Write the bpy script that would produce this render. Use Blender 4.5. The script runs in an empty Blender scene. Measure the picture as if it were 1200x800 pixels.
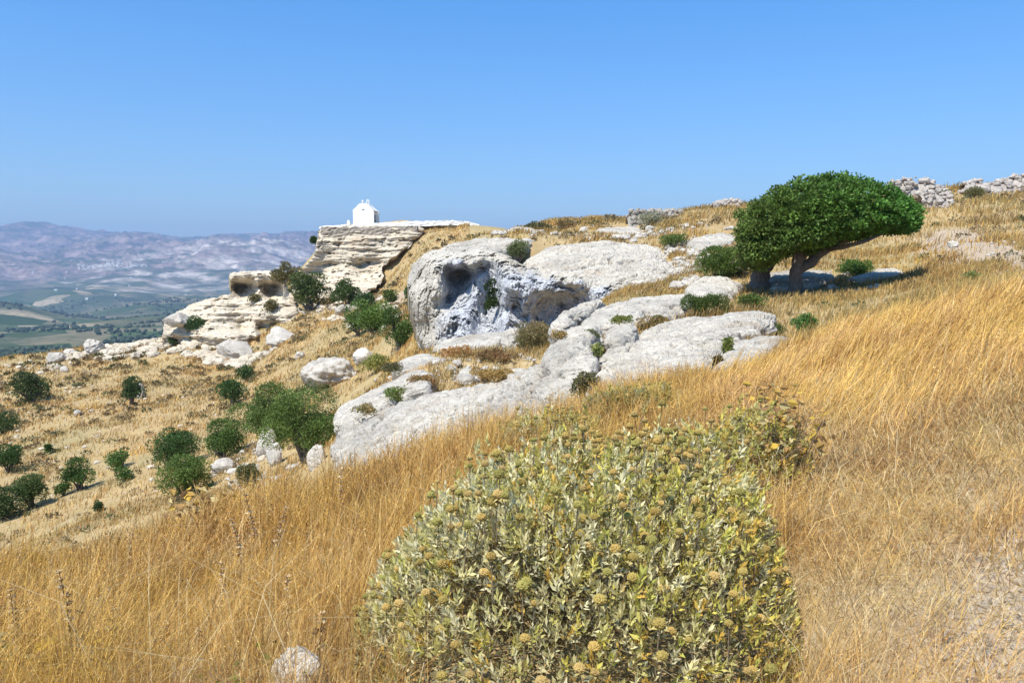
import bpy, math, random
import numpy as np

# ------------------------------------------------------------------ camera, sky, sun, exposure
sc = bpy.context.scene
COL = sc.collection
rad = math.radians
EYE = 1.65
FPX = 942.0                      # focal length in pixels of the 1200 px wide photograph
PITCH = math.atan(90 / FPX)
cam_d = bpy.data.cameras.new("camera")
cam = bpy.data.objects.new("camera", cam_d); COL.objects.link(cam)
cam.location = (0, 0, EYE)
cam.rotation_euler = (math.pi / 2 - PITCH, 0, 0)
cam_d.sensor_width = 36.0
cam_d.lens = 36.0 * FPX / 1200.0
cam_d.clip_start = 0.05
cam_d.clip_end = 60000
sc.camera = cam

SUN = np.array([-0.34, -0.42, 0.88]); SUN /= np.linalg.norm(SUN)
sun_el = math.asin(SUN[2]); sun_az = math.atan2(SUN[0], SUN[1])
world = bpy.data.worlds.new("World"); sc.world = world
world.use_nodes = True
wn = world.node_tree.nodes; wl = world.node_tree.links
bg = wn["Background"]
sky = wn.new("ShaderNodeTexSky"); sky.sky_type = 'NISHITA'; sky.sun_disc = False
sky.sun_elevation = sun_el; sky.sun_rotation = sun_az
sky.altitude = 400; sky.air_density = 1.0; sky.dust_density = 1.1; sky.ozone_density = 4.5
sm = wn.new("ShaderNodeMix"); sm.data_type = 'RGBA'; sm.blend_type = 'MULTIPLY'; sm.inputs[0].default_value = 1.0
# deep clear blue overhead, milky with summer haze towards the horizon (by elevation)
stc = wn.new("ShaderNodeTexCoord"); ssx = wn.new("ShaderNodeSeparateXYZ"); wl.new(stc.outputs["Generated"], ssx.inputs[0])
srp = wn.new("ShaderNodeValToRGB"); wl.new(ssx.outputs[2], srp.inputs[0])
srp.color_ramp.elements[0].position = 0.05; srp.color_ramp.elements[0].color = (0.82 / 1.5, 0.94 / 1.5, 1.03 / 1.5, 1)
srp.color_ramp.elements[1].position = 0.34; srp.color_ramp.elements[1].color = (0.46 / 1.5, 1.04 / 1.5, 1.43 / 1.5, 1)
sg = wn.new("ShaderNodeVectorMath"); sg.operation = 'SCALE'; sg.inputs["Scale"].default_value = 1.5
wl.new(srp.outputs[0], sg.inputs[0]); wl.new(sg.outputs[0], sm.inputs[7])
wl.new(sky.outputs[0], sm.inputs[6]); wl.new(sm.outputs[2], bg.inputs[0]); bg.inputs[1].default_value = 0.105

sl = bpy.data.lights.new("sun", 'SUN'); sl.energy = 4.4; sl.angle = rad(0.53); sl.color = (1.0, 0.955, 0.87)
so = bpy.data.objects.new("sun", sl); COL.objects.link(so)
so.rotation_euler = (math.pi / 2 - sun_el, 0, math.atan2(SUN[1], SUN[0]) + math.pi / 2)
so.location = (0, 0, 60)
vs = sc.view_settings
vs.view_transform = 'Standard'; vs.look = 'None'; vs.gamma = 1.0; vs.use_curve_mapping = False
vs.exposure = 0.60
sc.cycles.use_denoising = True
sc.cycles.max_bounces = 6; sc.cycles.diffuse_bounces = 3; sc.cycles.glossy_bounces = 1
sc.cycles.transmission_bounces = 3; sc.cycles.volume_bounces = 0; sc.cycles.transparent_max_bounces = 6

# ------------------------------------------------------------------ maths helpers
rng = np.random.default_rng(7)
_perm = np.random.default_rng(1).permutation(256); _perm = np.concatenate([_perm, _perm, _perm])
_g = np.random.default_rng(2).normal(size=(256, 3)); _g /= np.linalg.norm(_g, axis=1)[:, None]

def perlin(p):
    p = np.asarray(p, float)
    if len(p) > 400000:
        return np.concatenate([perlin(p[i:i + 400000]) for i in range(0, len(p), 400000)])
    i = np.floor(p).astype(int); f = p - i; i &= 255
    u = f * f * f * (f * (f * 6 - 15) + 10)
    out = 0
    for dx in (0, 1):
        wx = u[:, 0] if dx else 1 - u[:, 0]
        for dy in (0, 1):
            wy = u[:, 1] if dy else 1 - u[:, 1]
            for dz in (0, 1):
                wz = u[:, 2] if dz else 1 - u[:, 2]
                h = _perm[_perm[_perm[i[:, 0] + dx] + i[:, 1] + dy] + i[:, 2] + dz]
                g = _g[h]
                out = out + wx * wy * wz * (g[:, 0] * (f[:, 0] - dx) + g[:, 1] * (f[:, 1] - dy) + g[:, 2] * (f[:, 2] - dz))
    return out * 1.6

def fbm(p, octv=4, gain=0.5, lac=2.03):
    a = 1.0; s = 0; p = np.asarray(p, float)
    for k in range(octv):
        s = s + a * perlin(p + k * 17.3); a *= gain; p = p * lac
    return s

def ridged(p, octv=4, gain=0.5, lac=2.1):
    a = 1.0; s = 0; p = np.asarray(p, float)
    for k in range(octv):
        s = s + a * (1 - 2 * np.abs(perlin(p + k * 11.7))); a *= gain; p = p * lac
    return s

def xy0(x, y, s=1.0, z=0.0):
    return np.stack([np.asarray(x) * s, np.asarray(y) * s, np.full(np.shape(x), z)], 1)

def sstep(x, a, b):
    t = np.clip((x - a) / (b - a), 0, 1); return t * t * (3 - 2 * t)

cT, sT = math.cos(PITCH), math.sin(PITCH)

def ray(u, v):
    cx = (np.asarray(u, float) - 600) / FPX; cy = (400 - np.asarray(v, float)) / FPX
    return np.stack([cx, cT + cy * sT, -sT + cy * cT], -1)

def P(u, v, d):
    r = ray(u, v); t = np.asarray(d, float) / r[..., 1]
    return r * t[..., None] + np.array([0, 0, EYE])

def inpoly(x, y, poly):
    poly = np.asarray(poly); c = np.zeros(np.shape(x), bool)
    j = len(poly) - 1
    for i in range(len(poly)):
        xi, yi = poly[i][:2]; xj, yj = poly[j][:2]
        if yi != yj:
            c ^= ((yi > y) != (yj > y)) & (x < (xj - xi) * (y - yi) / (yj - yi) + xi)
        j = i
    return c

def polydist(x, y, poly):
    poly = np.asarray(poly)[:, :2]; d = np.full(np.shape(x), 1e9)
    for i in range(len(poly)):
        a = poly[i]; b = poly[(i + 1) % len(poly)]; ab = b - a
        t = np.clip(((x - a[0]) * ab[0] + (y - a[1]) * ab[1]) / (ab @ ab + 1e-12), 0, 1)
        d = np.minimum(d, np.hypot(x - a[0] - t * ab[0], y - a[1] - t * ab[1]))
    return d

def chaikin(p, n=2):
    p = np.asarray(p, float)
    for _ in range(n):
        q = np.roll(p, -1, 0)
        p = np.stack([p * .75 + q * .25, p * .25 + q * .75], 1).reshape(-1, p.shape[1])
    return p

class RBF:
    def __init__(s, q, z, lam=1e-4):
        s.q = np.asarray(q, float); n = len(s.q)
        A = s.k(s.q, s.q) + lam * np.eye(n)
        T = np.concatenate([np.ones((n, 1)), s.q], 1); m = T.shape[1]
        M = np.block([[A, T], [T.T, 1e-9 * np.eye(m)]])
        w = np.linalg.solve(M, np.concatenate([z, np.zeros(m)])); s.w = w[:n]; s.c = w[n:]
    def k(s, a, b):
        r2 = ((a[:, None, :] - b[None]) ** 2).sum(-1)
        return 0.5 * r2 * np.log(r2 + 1e-12)
    def __call__(s, p):
        p = np.asarray(p, float); o = np.empty(len(p))
        for i in range(0, len(p), 20000):
            c = p[i:i + 20000]
            o[i:i + 20000] = s.k(c, s.q) @ s.w + s.c[0] + c @ s.c[1:]
        return o

# ------------------------------------------------------------------ mesh helpers
def make_mesh(name, V, F, attrs=None, smooth=False):
    V = np.asarray(V, np.float32); F = np.asarray(F, np.int32)
    me = bpy.data.meshes.new(name)
    me.vertices.add(len(V)); me.vertices.foreach_set("co", V.ravel())
    k = F.shape[1]
    me.loops.add(F.size); me.loops.foreach_set("vertex_index", F.ravel())
    me.polygons.add(len(F))
    me.polygons.foreach_set("loop_start", np.arange(0, F.size, k, dtype=np.int32))
    me.polygons.foreach_set("loop_total", np.full(len(F), k, np.int32))
    me.polygons.foreach_set("use_smooth", np.full(len(F), bool(smooth)))
    me.update(calc_edges=True)
    for an, av in (attrs or {}).items():
        av = np.asarray(av, np.float32)
        if av.ndim == 1:
            at = me.attributes.new(an, 'FLOAT', 'POINT'); at.data.foreach_set("value", av)
        else:
            if av.shape[1] == 3: av = np.concatenate([av, np.ones((len(av), 1), np.float32)], 1)
            at = me.attributes.new(an, 'FLOAT_COLOR', 'POINT'); at.data.foreach_set("color", av.ravel())
    return me

def tag(o, label=None, cat=None, group=None, kind=None):
    if label: o['label'] = label
    if cat: o['category'] = cat
    if group: o['group'] = group
    if kind: o['kind'] = kind
    return o

def obj(name, V, F, mat, parent=None, attrs=None, smooth=False, origin=None):
    V = np.asarray(V, float)
    if parent is not None and origin is None: origin = np.array(parent.location)
    if origin is None: origin = np.zeros(3)
    o = bpy.data.objects.new(name, make_mesh(name, V - np.asarray(origin), F, attrs, smooth))
    COL.objects.link(o)
    if parent is not None: o.parent = parent
    else: o.location = origin
    if mat: o.data.materials.append(mat)
    return o

def empty(name, loc, label, cat, group=None):
    o = bpy.data.objects.new(name, None); COL.objects.link(o); o.location = loc
    o.empty_display_size = 0.3
    return tag(o, label, cat, group)

def grid_faces(nr, nc, wrap=False):
    r = np.arange(nr - 1)[:, None]; c = np.arange(nc if wrap else nc - 1)[None]
    c2 = (c + 1) % nc
    return np.stack([r * nc + c, r * nc + c2, (r + 1) * nc + c2, (r + 1) * nc + c], -1).reshape(-1, 4)

def vnormals(V, F):
    a = V[F[:, 0]]; n = np.cross(V[F[:, 1]] - a, V[F[:, 2]] - a)
    if F.shape[1] == 4: n = n + np.cross(V[F[:, 2]] - a, V[F[:, 3]] - a)
    N = np.zeros_like(V)
    for k in range(F.shape[1]): np.add.at(N, F[:, k], n)
    return N / (np.linalg.norm(N, axis=1)[:, None] + 1e-12)

def joinmesh(parts):
    Vs, Fs, n = [], [], 0
    for V, F in parts:
        Vs.append(V); Fs.append(F + n); n += len(V)
    return np.concatenate(Vs), np.concatenate(Fs)

def tube(pts, radii, n=8):
    pts = np.asarray(pts, float); radii = np.asarray(radii, float); V = []
    for i, p in enumerate(pts):
        t = pts[min(i + 1, len(pts) - 1)] - pts[max(i - 1, 0)]; t = t / (np.linalg.norm(t) + 1e-9)
        a = np.cross(t, [0.3, 0.9, 0.2]); a /= np.linalg.norm(a) + 1e-9; b = np.cross(t, a)
        th = np.arange(n) / n * 2 * math.pi
        V.append(p + radii[i] * (np.cos(th)[:, None] * a + np.sin(th)[:, None] * b))
    V = np.concatenate(V)
    return V, grid_faces(len(pts), n, True)

def box(x0, x1, y0, y1, z0, z1):
    V = np.array([[x, y, z] for z in (z0, z1) for x, y in ((x0, y0), (x1, y0), (x1, y1), (x0, y1))], float)
    F = np.array([[3, 2, 1, 0], [4, 5, 6, 7], [0, 1, 5, 4], [1, 2, 6, 5], [2, 3, 7, 6], [3, 0, 4, 7]])
    return V, F

def icosphere(sub=2):
    t = (1 + 5 ** .5) / 2
    V = [(-1, t, 0), (1, t, 0), (-1, -t, 0), (1, -t, 0), (0, -1, t), (0, 1, t), (0, -1, -t), (0, 1, -t), (t, 0, -1), (t, 0, 1), (-t, 0, -1), (-t, 0, 1)]
    F = [(0, 11, 5), (0, 5, 1), (0, 1, 7), (0, 7, 10), (0, 10, 11), (1, 5, 9), (5, 11, 4), (11, 10, 2), (10, 7, 6), (7, 1, 8), (3, 9, 4), (3, 4, 2), (3, 2, 6), (3, 6, 8), (3, 8, 9), (4, 9, 5), (2, 4, 11), (6, 2, 10), (8, 6, 7), (9, 8, 1)]
    V = [np.array(v, float) / np.linalg.norm(v) for v in V]
    for _ in range(sub):
        mid = {}; nf = []
        def m(a, b):
            k = (min(a, b), max(a, b))
            if k not in mid:
                x = V[a] + V[b]; V.append(x / np.linalg.norm(x)); mid[k] = len(V) - 1
            return mid[k]
        for a, b, c in F:
            x, y, z = m(a, b), m(b, c), m(c, a); nf += [(a, x, z), (b, y, x), (c, z, y), (x, y, z)]
        F = nf
    return np.array(V), np.array(F)
ICO = {s: icosphere(s) for s in (0, 1, 2, 3, 4)}

# ------------------------------------------------------------------ materials
def new_mat(name):
    m = bpy.data.materials.new(name); m.use_nodes = True
    nt = m.node_tree; b = nt.nodes["Principled BSDF"]
    b.inputs["Specular IOR Level"].default_value = 0.2
    return m, nt, b

class NT:
    def __init__(s, nt): s.nt = nt
    def n(s, t, **k):
        x = s.nt.nodes.new(t)
        for a, v in k.items(): setattr(x, a, v)
        return x
    def l(s, a, b): s.nt.links.new(a, b)
    def pos(s): return s.n("ShaderNodeNewGeometry").outputs["Position"]
    def noise(s, vec, scale, detail=4, rough=0.6, dist=0.0):
        x = s.n("ShaderNodeTexNoise"); x.inputs["Scale"].default_value = scale
        x.inputs["Detail"].default_value = detail; x.inputs["Roughness"].default_value = rough
        x.inputs["Distortion"].default_value = dist
        s.l(vec, x.inputs["Vector"]); return x.outputs["Fac"]
    def vor(s, vec, scale, feature='F1', out="Distance"):
        x = s.n("ShaderNodeTexVoronoi"); x.feature = feature; x.inputs["Scale"].default_value = scale
        s.l(vec, x.inputs["Vector"]); return x.outputs[out]
    def ramp(s, fac, stops, interp='LINEAR'):
        x = s.n("ShaderNodeValToRGB"); x.color_ramp.interpolation = interp
        e = x.color_ramp.elements
        while len(e) < len(stops): e.new(0.5)
        for i, (p, c) in enumerate(stops):
            e[i].position = p
            e[i].color = (c, c, c, 1) if not hasattr(c, '__len__') else (*c, 1)
        s.l(fac, x.inputs[0]); return x.outputs[0]
    def mix(s, f, a, b, mode='MIX'):
        x = s.n("ShaderNodeMix"); x.data_type = 'RGBA'; x.blend_type = mode
        for sock, v in ((x.inputs[0], f), (x.inputs[6], a), (x.inputs[7], b)):
            if hasattr(v, 'links') or isinstance(v, bpy.types.NodeSocket): s.l(v, sock)
            elif hasattr(v, '__len__'): sock.default_value = (*v, 1)
            else: sock.default_value = v
        return x.outputs[2]
    def attr(s, name, out="Fac"):
        x = s.n("ShaderNodeAttribute"); x.attribute_name = name; return x.outputs[out]
    def math(s, op, a, b=0.0):
        x = s.n("ShaderNodeMath"); x.operation = op
        for sock, v in ((x.inputs[0], a), (x.inputs[1], b)):
            if isinstance(v, bpy.types.NodeSocket): s.l(v, sock)
            else: sock.default_value = v
        return x.outputs[0]
    def mapping(s, vec, scale, rot=(0, 0, 0)):
        x = s.n("ShaderNodeMapping"); x.inputs["Scale"].default_value = scale; x.inputs["Rotation"].default_value = rot
        s.l(vec, x.inputs["Vector"]); return x.outputs[0]
    def bump(s, h, strength, dist, normal=None):
        x = s.n("ShaderNodeBump"); x.inputs["Strength"].default_value = strength; x.inputs["Distance"].default_value = dist
        s.l(h, x.inputs["Height"])
        if normal is not None: s.l(normal, x.inputs["Normal"])
        return x.outputs[0]

def rock_mat(name, light=(0.64, 0.58, 0.48), mid=(0.50, 0.445, 0.365), grey=(0.19, 0.178, 0.16), k=1.0, rot=(0.3, 0.2, 0.5), stretch=(1, 1, 1), warm=0.25, stain=0.5, face=None):
    m, nt, b = new_mat(name); T = NT(nt); p = T.pos()
    ps = T.mapping(p, stretch, rot)
    big = T.noise(p, 0.45 * k, 5, 0.6)
    med = T.noise(ps, 2.6 * k, 6, 0.7, 0.4)
    fine = T.noise(ps, 8 * k, 5, 0.75)
    pit = T.vor(T.mapping(p, (1, 1, 1.3)), 7 * k)
    c = T.mix(T.ramp(med, [(0.36, 0), (0.62, 1)]), mid, light)
    c = T.mix(T.math('MULTIPLY', T.ramp(big, [(0.45, 0), (0.68, 1)]), stain), c, grey)
    c = T.mix(T.math('MULTIPLY', T.ramp(fine, [(0.51, 0), (0.63, 1)]), 0.62), c, grey)
    wm = T.noise(p, 0.9 * k, 3, 0.5)
    c = T.mix(T.math('MULTIPLY', T.ramp(wm, [(0.56, 0), (0.72, 1)]), warm), c, (0.50, 0.33, 0.17))
    if face:                                            # lower face: grey limestone with the blue of its shade painted in
        shade_col = T.mix(T.ramp(med, [(0.36, 0), (0.62, 1)]), face[1], face[0]); shade_col = T.mix(T.math('MULTIPLY', T.ramp(fine, [(0.51, 0), (0.63, 1)]), 0.6), shade_col, face[2])
        c = T.mix(T.attr("cream"), shade_col, c)
    dk = T.ramp(T.noise(ps, 17 * k, 3, 0.8), [(0.58, 0), (0.68, 1)])
    c = T.mix(T.math('MULTIPLY', dk, 0.6), c, (0.11, 0.105, 0.10))
    nt.links.new(c, b.inputs["Base Color"]); b.inputs["Roughness"].default_value = 0.93
    h = T.math('ADD', T.math('MULTIPLY', med, 1.0), T.math('MULTIPLY', fine, 0.55))
    h = T.math('ADD', h, T.math('MULTIPLY', T.ramp(pit, [(0.0, 0), (0.35, 1)]), 0.35))
    nt.links.new(T.bump(h, 0.9, 0.09 / k), b.inputs["Normal"])
    return m

M_ROCK = rock_mat("pale limestone", stretch=(1, 2.2, 1), rot=(0, 0, 0.6))
M_CLIFF = rock_mat("grey cliff limestone with shade tint", light=(0.60, 0.545, 0.45), mid=(0.46, 0.41, 0.33), grey=(0.20, 0.19, 0.17), k=0.9, stretch=(1, 1, 0.55), rot=(0, 0.25, 0), warm=0.1, stain=0.4, face=((0.57, 0.57, 0.575), (0.37, 0.375, 0.39), (0.15, 0.155, 0.17)))  # face colours: grey rock tinted with the bluish tone of shade
M_CRAG = rock_mat("cream bedded limestone", light=(0.70, 0.60, 0.45), mid=(0.57, 0.48, 0.35), grey=(0.28, 0.245, 0.20), k=0.32, stretch=(0.45, 0.45, 2.2), rot=(0, 0, 0), warm=0.35, stain=0.45)
M_BOULDER = rock_mat("whitish boulder limestone", light=(0.64, 0.58, 0.49), mid=(0.50, 0.45, 0.375), grey=(0.20, 0.185, 0.165), k=1.3)

def foliage_mat(name, transl=0.25, rough=0.55, spec=0.25):
    m, nt, b = new_mat(name); T = NT(nt)
    c = T.attr("tint", "Color")
    nt.links.new(c, b.inputs["Base Color"]); b.inputs["Roughness"].default_value = rough
    b.inputs["Specular IOR Level"].default_value = spec
    tr = T.n("ShaderNodeBsdfTranslucent"); nt.links.new(c, tr.inputs[0])
    mx = T.n("ShaderNodeMixShader"); mx.inputs[0].default_value = transl
    nt.links.new(b.outputs[0], mx.inputs[1]); nt.links.new(tr.outputs[0], mx.inputs[2])
    nt.links.new(mx.outputs[0], nt.nodes["Material Output"].inputs[0])
    return m
M_LEAF = foliage_mat("leaves")
M_GLOSSLEAF = foliage_mat("glossy evergreen leaves", 0.32, 0.5, 0.22)
M_GRASS = foliage_mat("dry grass", 0.3, 0.6, 0.2)
M_FELT = foliage_mat("felted leaves", 0.34, 0.8, 0.1)

def bark_mat():
    m, nt, b = new_mat("grey bark"); T = NT(nt); p = T.pos()
    n = T.noise(T.mapping(p, (6, 6, 1.5)), 3.0, 6, 0.7)
    nt.links.new(T.ramp(n, [(0.3, (0.07, 0.055, 0.045)), (0.7, (0.22, 0.19, 0.16))]), b.inputs["Base Color"])
    b.inputs["Roughness"].default_value = 0.9
    nt.links.new(T.bump(n, 0.8, 0.05), b.inputs["Normal"]); return m
M_BARK = bark_mat()

def plain_mat(name, col, rough=0.8, var=0.12, scale=3.0):
    m, nt, b = new_mat(name); T = NT(nt)
    n = T.noise(T.pos(), scale, 5, 0.65)
    nt.links.new(T.ramp(n, [(0.3, tuple(c * (1 - var) for c in col)), (0.7, tuple(min(1, c * (1 + var)) for c in col))]), b.inputs["Base Color"])
    b.inputs["Roughness"].default_value = rough
    nt.links.new(T.bump(n, 0.3, 0.03), b.inputs["Normal"]); return m
M_WHITE = plain_mat("whitewash", (0.77, 0.745, 0.69), 0.85, 0.07, 1.5)
M_DOOR = plain_mat("weathered blue grey door paint", (0.16, 0.17, 0.18), 0.6)
M_DARK = plain_mat("dark window glass", (0.03, 0.035, 0.04), 0.2)
M_STEM = plain_mat("woody stem", (0.20, 0.155, 0.10), 0.9, 0.3, 40)
M_WALLSTONE = rock_mat("rubble wall stone", light=(0.56, 0.49, 0.42), mid=(0.42, 0.36, 0.30), grey=(0.16, 0.145, 0.13), k=1.0, warm=0.3)

# ------------------------------------------------------------------ the lie of the land
def q3(x, y):
    r = np.hypot(x, y) + 1e-6
    k = 2.5 / (r + 1.2)
    return np.stack([k * x, k * y, 0.5 * np.log(r * r + 5.0)], 1)

NEAR = [  # (u, v, distance): ground levels read off the photograph
 # foreground
 (600, 800, 3.0), (300, 800, 3.2), (0, 800, 3.5), (-250, 800, 3.7), (900, 800, 3.0), (1200, 800, 3.0), (1450, 800, 3.0),
 (0, 738, 5.6), (200, 704, 6.0), (400, 660, 6.2), (600, 600, 6.0), (800, 590, 5.8), (1000, 600, 4.6), (1200, 600, 4.3), (1450, 600, 4.2),
 (0, 692, 8.2), (-250, 740, 8.2), (200, 650, 8.8), (300, 622, 9.6), (400, 592, 10.6), (500, 556, 10.8), (600, 520, 10.0), (700, 500, 9.2), (850, 480, 9.0), (950, 455, 9.0),
 (1080, 470, 7.2), (1200, 470, 6.2), (1400, 470, 6.0), (1000, 400, 12.0), (1100, 367, 13.5), (1200, 346, 13.0), (1400, 330, 13.0), (930, 425, 12.5),
 # behind the brow, right
 (960, 400, 19), (1000, 376, 22), (1100, 345, 22), (1200, 318, 22), (1400, 300, 22),
 (932, 343, 30), (890, 338, 32), (1000, 335, 31), (1060, 322, 33), (1100, 300, 34), (1200, 285, 34), (1400, 270, 34), (1000, 308, 38),
 (1100, 256, 50), (1200, 243, 50), (1400, 235, 50), (1000, 262, 52), (930, 262, 56), (1060, 229, 60), (1120, 225, 60), (1200, 222, 60), (1400, 215, 60),
 (930, 243, 70), (850, 242, 70), (760, 257, 72), (700, 258, 80), (620, 267, 88), (800, 270, 56), (860, 290, 44), (720, 272, 62), (650, 275, 64), (600, 272, 80),
 (1100, 260, 110), (1200, 255, 110), (1400, 250, 120), (850, 275, 120), (700, 290, 130),
 # around the slabs
 (380, 562, 14.5), (450, 580, 13.2), (360, 640, 13.6), (250, 715, 12.5), (0, 775, 12.0), (-250, 800, 12.0), (130, 735, 12.5), (520, 565, 13.0), (620, 530, 12.0), (700, 500, 12.0),
 (390, 560, 19), (395, 515, 23), (440, 470, 26), (520, 455, 24), (620, 452, 21), (600, 432, 25), (640, 415, 27), (540, 410, 30), (480, 440, 27),
 (710, 470, 13.8), (840, 440, 13.5), (700, 400, 23), (760, 385, 24), (690, 440, 19), (850, 405, 18), (920, 392, 22), (910, 372, 25), (830, 362, 27), (800, 378, 25),
 (820, 345, 31), (860, 320, 35), (830, 310, 39), (790, 305, 43), (720, 345, 35), (800, 290, 47), (700, 300, 45), (620, 300, 47), (540, 300, 49),
 (620, 402, 35.5), (560, 408, 35.5), (500, 412, 36), (660, 380, 35.5), (700, 360, 35.5), (560, 411, 43), (620, 404, 42.5), (680, 374, 41.5), (640, 392, 43), (720, 352, 40), (600, 406, 39), (660, 384, 39), (600, 285, 58), (540, 290, 58), (700, 280, 55),
 # gully west of the slabs
 (352, 545, 31), (300, 575, 31), (200, 606, 34), (100, 625, 36), (0, 640, 38), (-250, 690, 38), (250, 650, 21), (0, 715, 21), (-250, 760, 21), (130, 680, 21),
 (400, 510, 38), (440, 455, 42), (470, 420, 44), (480, 400, 50), (450, 400, 60), (420, 440, 52), (380, 455, 52), (330, 500, 45),
 (300, 500, 52), (200, 530, 52), (100, 550, 53), (0, 560, 55), (-250, 600, 55),
 (380, 420, 75), (300, 450, 76), (200, 470, 78), (100, 480, 78), (0, 495, 78), (-250, 520, 78),
 (460, 375, 80), (500, 345, 90), (430, 370, 95), (370, 380, 95), (300, 425, 98), (200, 430, 102), (100, 435, 103), (0, 445, 104), (-250, 470, 104),
 (200, 402, 122), (100, 410, 124), (0, 418, 126), (-250, 435, 126), (270, 400, 115), (330, 385, 110), (300, 370, 124), (345, 362, 118), (240, 380, 124),
 (470, 330, 110), (520, 300, 110), (560, 280, 112), (500, 285, 124), (600, 274, 110), (400, 355, 118), (340, 345, 128), (290, 352, 134), (215, 385, 134),
 (440, 350, 116), (395, 347, 130), (430, 338, 129), (460, 322, 128), (395, 325, 135), (430, 315, 134.5), (460, 300, 132), (560, 268, 128), (520, 272, 134), (400, 268, 141), (460, 267, 139), (430, 267, 148), (540, 266, 144), (390, 268, 148),
 # beyond the crest
 (300, 420, 170), (200, 450, 165), (100, 455, 165), (0, 460, 165), (-250, 470, 165), (400, 330, 185), (500, 320, 190), (600, 310, 190), (340, 370, 165),
 (200, 460, 260), (0, 460, 260), (400, 420, 280), (600, 380, 280), (800, 350, 260), (1000, 330, 260), (1200, 310, 260), (1400, 300, 260),
]
_n = np.array([P(*c) for c in NEAR])
_extra = np.array([(0, 0, 0), (0, 1.6, 0.0), (0.6, 0.8, 0.0), (-0.6, 0.8, 0.0), (0.8, -0.6, 0.05), (-0.8, -0.6, -0.05),
    (6, 0, 0.5), (-6, 0, -0.8), (0, -6, 0.1), (20, 0, 2.5), (-20, 0, -6), (0, -20, 0.5), (70, 0, 9), (-70, 0, -26), (0, -70, 0),
    (250, 0, 10), (-250, 0, -60), (0, -250, -20)], float)
_n = np.concatenate([_n, _extra])
rbf_near = RBF(q3(_n[:, 0], _n[:, 1]), _n[:, 2], 2e-3)

FAR = [
 (-400, 262, 11500), (-250, 266, 12000), (-100, 268, 12000), (0, 263, 12000), (30, 261, 12000), (60, 266, 12000), (90, 271, 12200), (110, 273, 12400), (140, 268, 13000), (170, 270, 13000), (200, 276, 13000), (235, 281, 13000), (260, 278, 13200), (300, 277, 13200), (370, 277, 13200), (450, 280, 13200), (600, 285, 13000), (900, 290, 13000), (1300, 290, 13000), (1800, 290, 13000),
 (0, 292, 10400), (100, 296, 10600), (170, 292, 10600), (230, 297, 10800), (300, 292, 11200), (380, 292, 11200), (-250, 295, 10400),
 (0, 318, 8000), (100, 322, 7600), (160, 322, 7600), (-250, 322, 8000), (320, 305, 9000), (400, 310, 9000), (600, 312, 9000), (900, 305, 9000), (1400, 305, 9000),
 (225, 313, 7600), (250, 303, 7900), (285, 306, 7900), (200, 326, 7000), (240, 334, 6400), (300, 330, 6600), (170, 338, 6200),
 (0, 345, 5400), (100, 345, 5200), (200, 348, 5200), (320, 345, 5400), (-250, 345, 5400), (600, 340, 5200), (1000, 335, 5200), (1400, 335, 5200),
 (0, 372, 3500), (100, 366, 3300), (200, 366, 3300), (300, 366, 3300), (-250, 372, 3500), (-20, 354, 2700), (25, 358, 2650), (70, 375, 2600), (-100, 352, 2700), (10, 384, 2250),
 (100, 384, 2100), (200, 380, 2150), (300, 380, 2100), (0, 396, 1600), (100, 395, 1550), (200, 393, 1500), (-250, 396, 1600), (600, 380, 1600), (1000, 370, 1600), (1400, 360, 1600),
 (0, 425, 900), (100, 425, 900), (200, 425, 900), (400, 420, 900), (-250, 425, 900), (700, 400, 900), (1100, 380, 900), (1400, 370, 900),
 (0, 452, 480), (200, 450, 480), (400, 430, 480), (-250, 455, 480), (700, 400, 480), (1100, 350, 480), (1400, 340, 480),
]
_f = np.array([P(*c) for c in FAR])
_fb = np.array([(500, 0, 0), (-500, 0, -90), (0, -500, -40), (2500, 0, -120), (-2500, 0, -190), (0, -2500, -150), (8000, 0, -40), (-8000, 0, -40), (0, -8000, -60), (12500, 0, 200), (-12500, 0, 350), (0, -12500, 200)], float)
_f = np.concatenate([_f, _fb])
rbf_far = RBF(q3(_f[:, 0], _f[:, 1]), (_f[:, 2] - EYE) / np.hypot(_f[:, 0], _f[:, 1]), 1e-4)

SLABS = []      # filled below: bedrock slabs; the ground is let down under each of them

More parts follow.
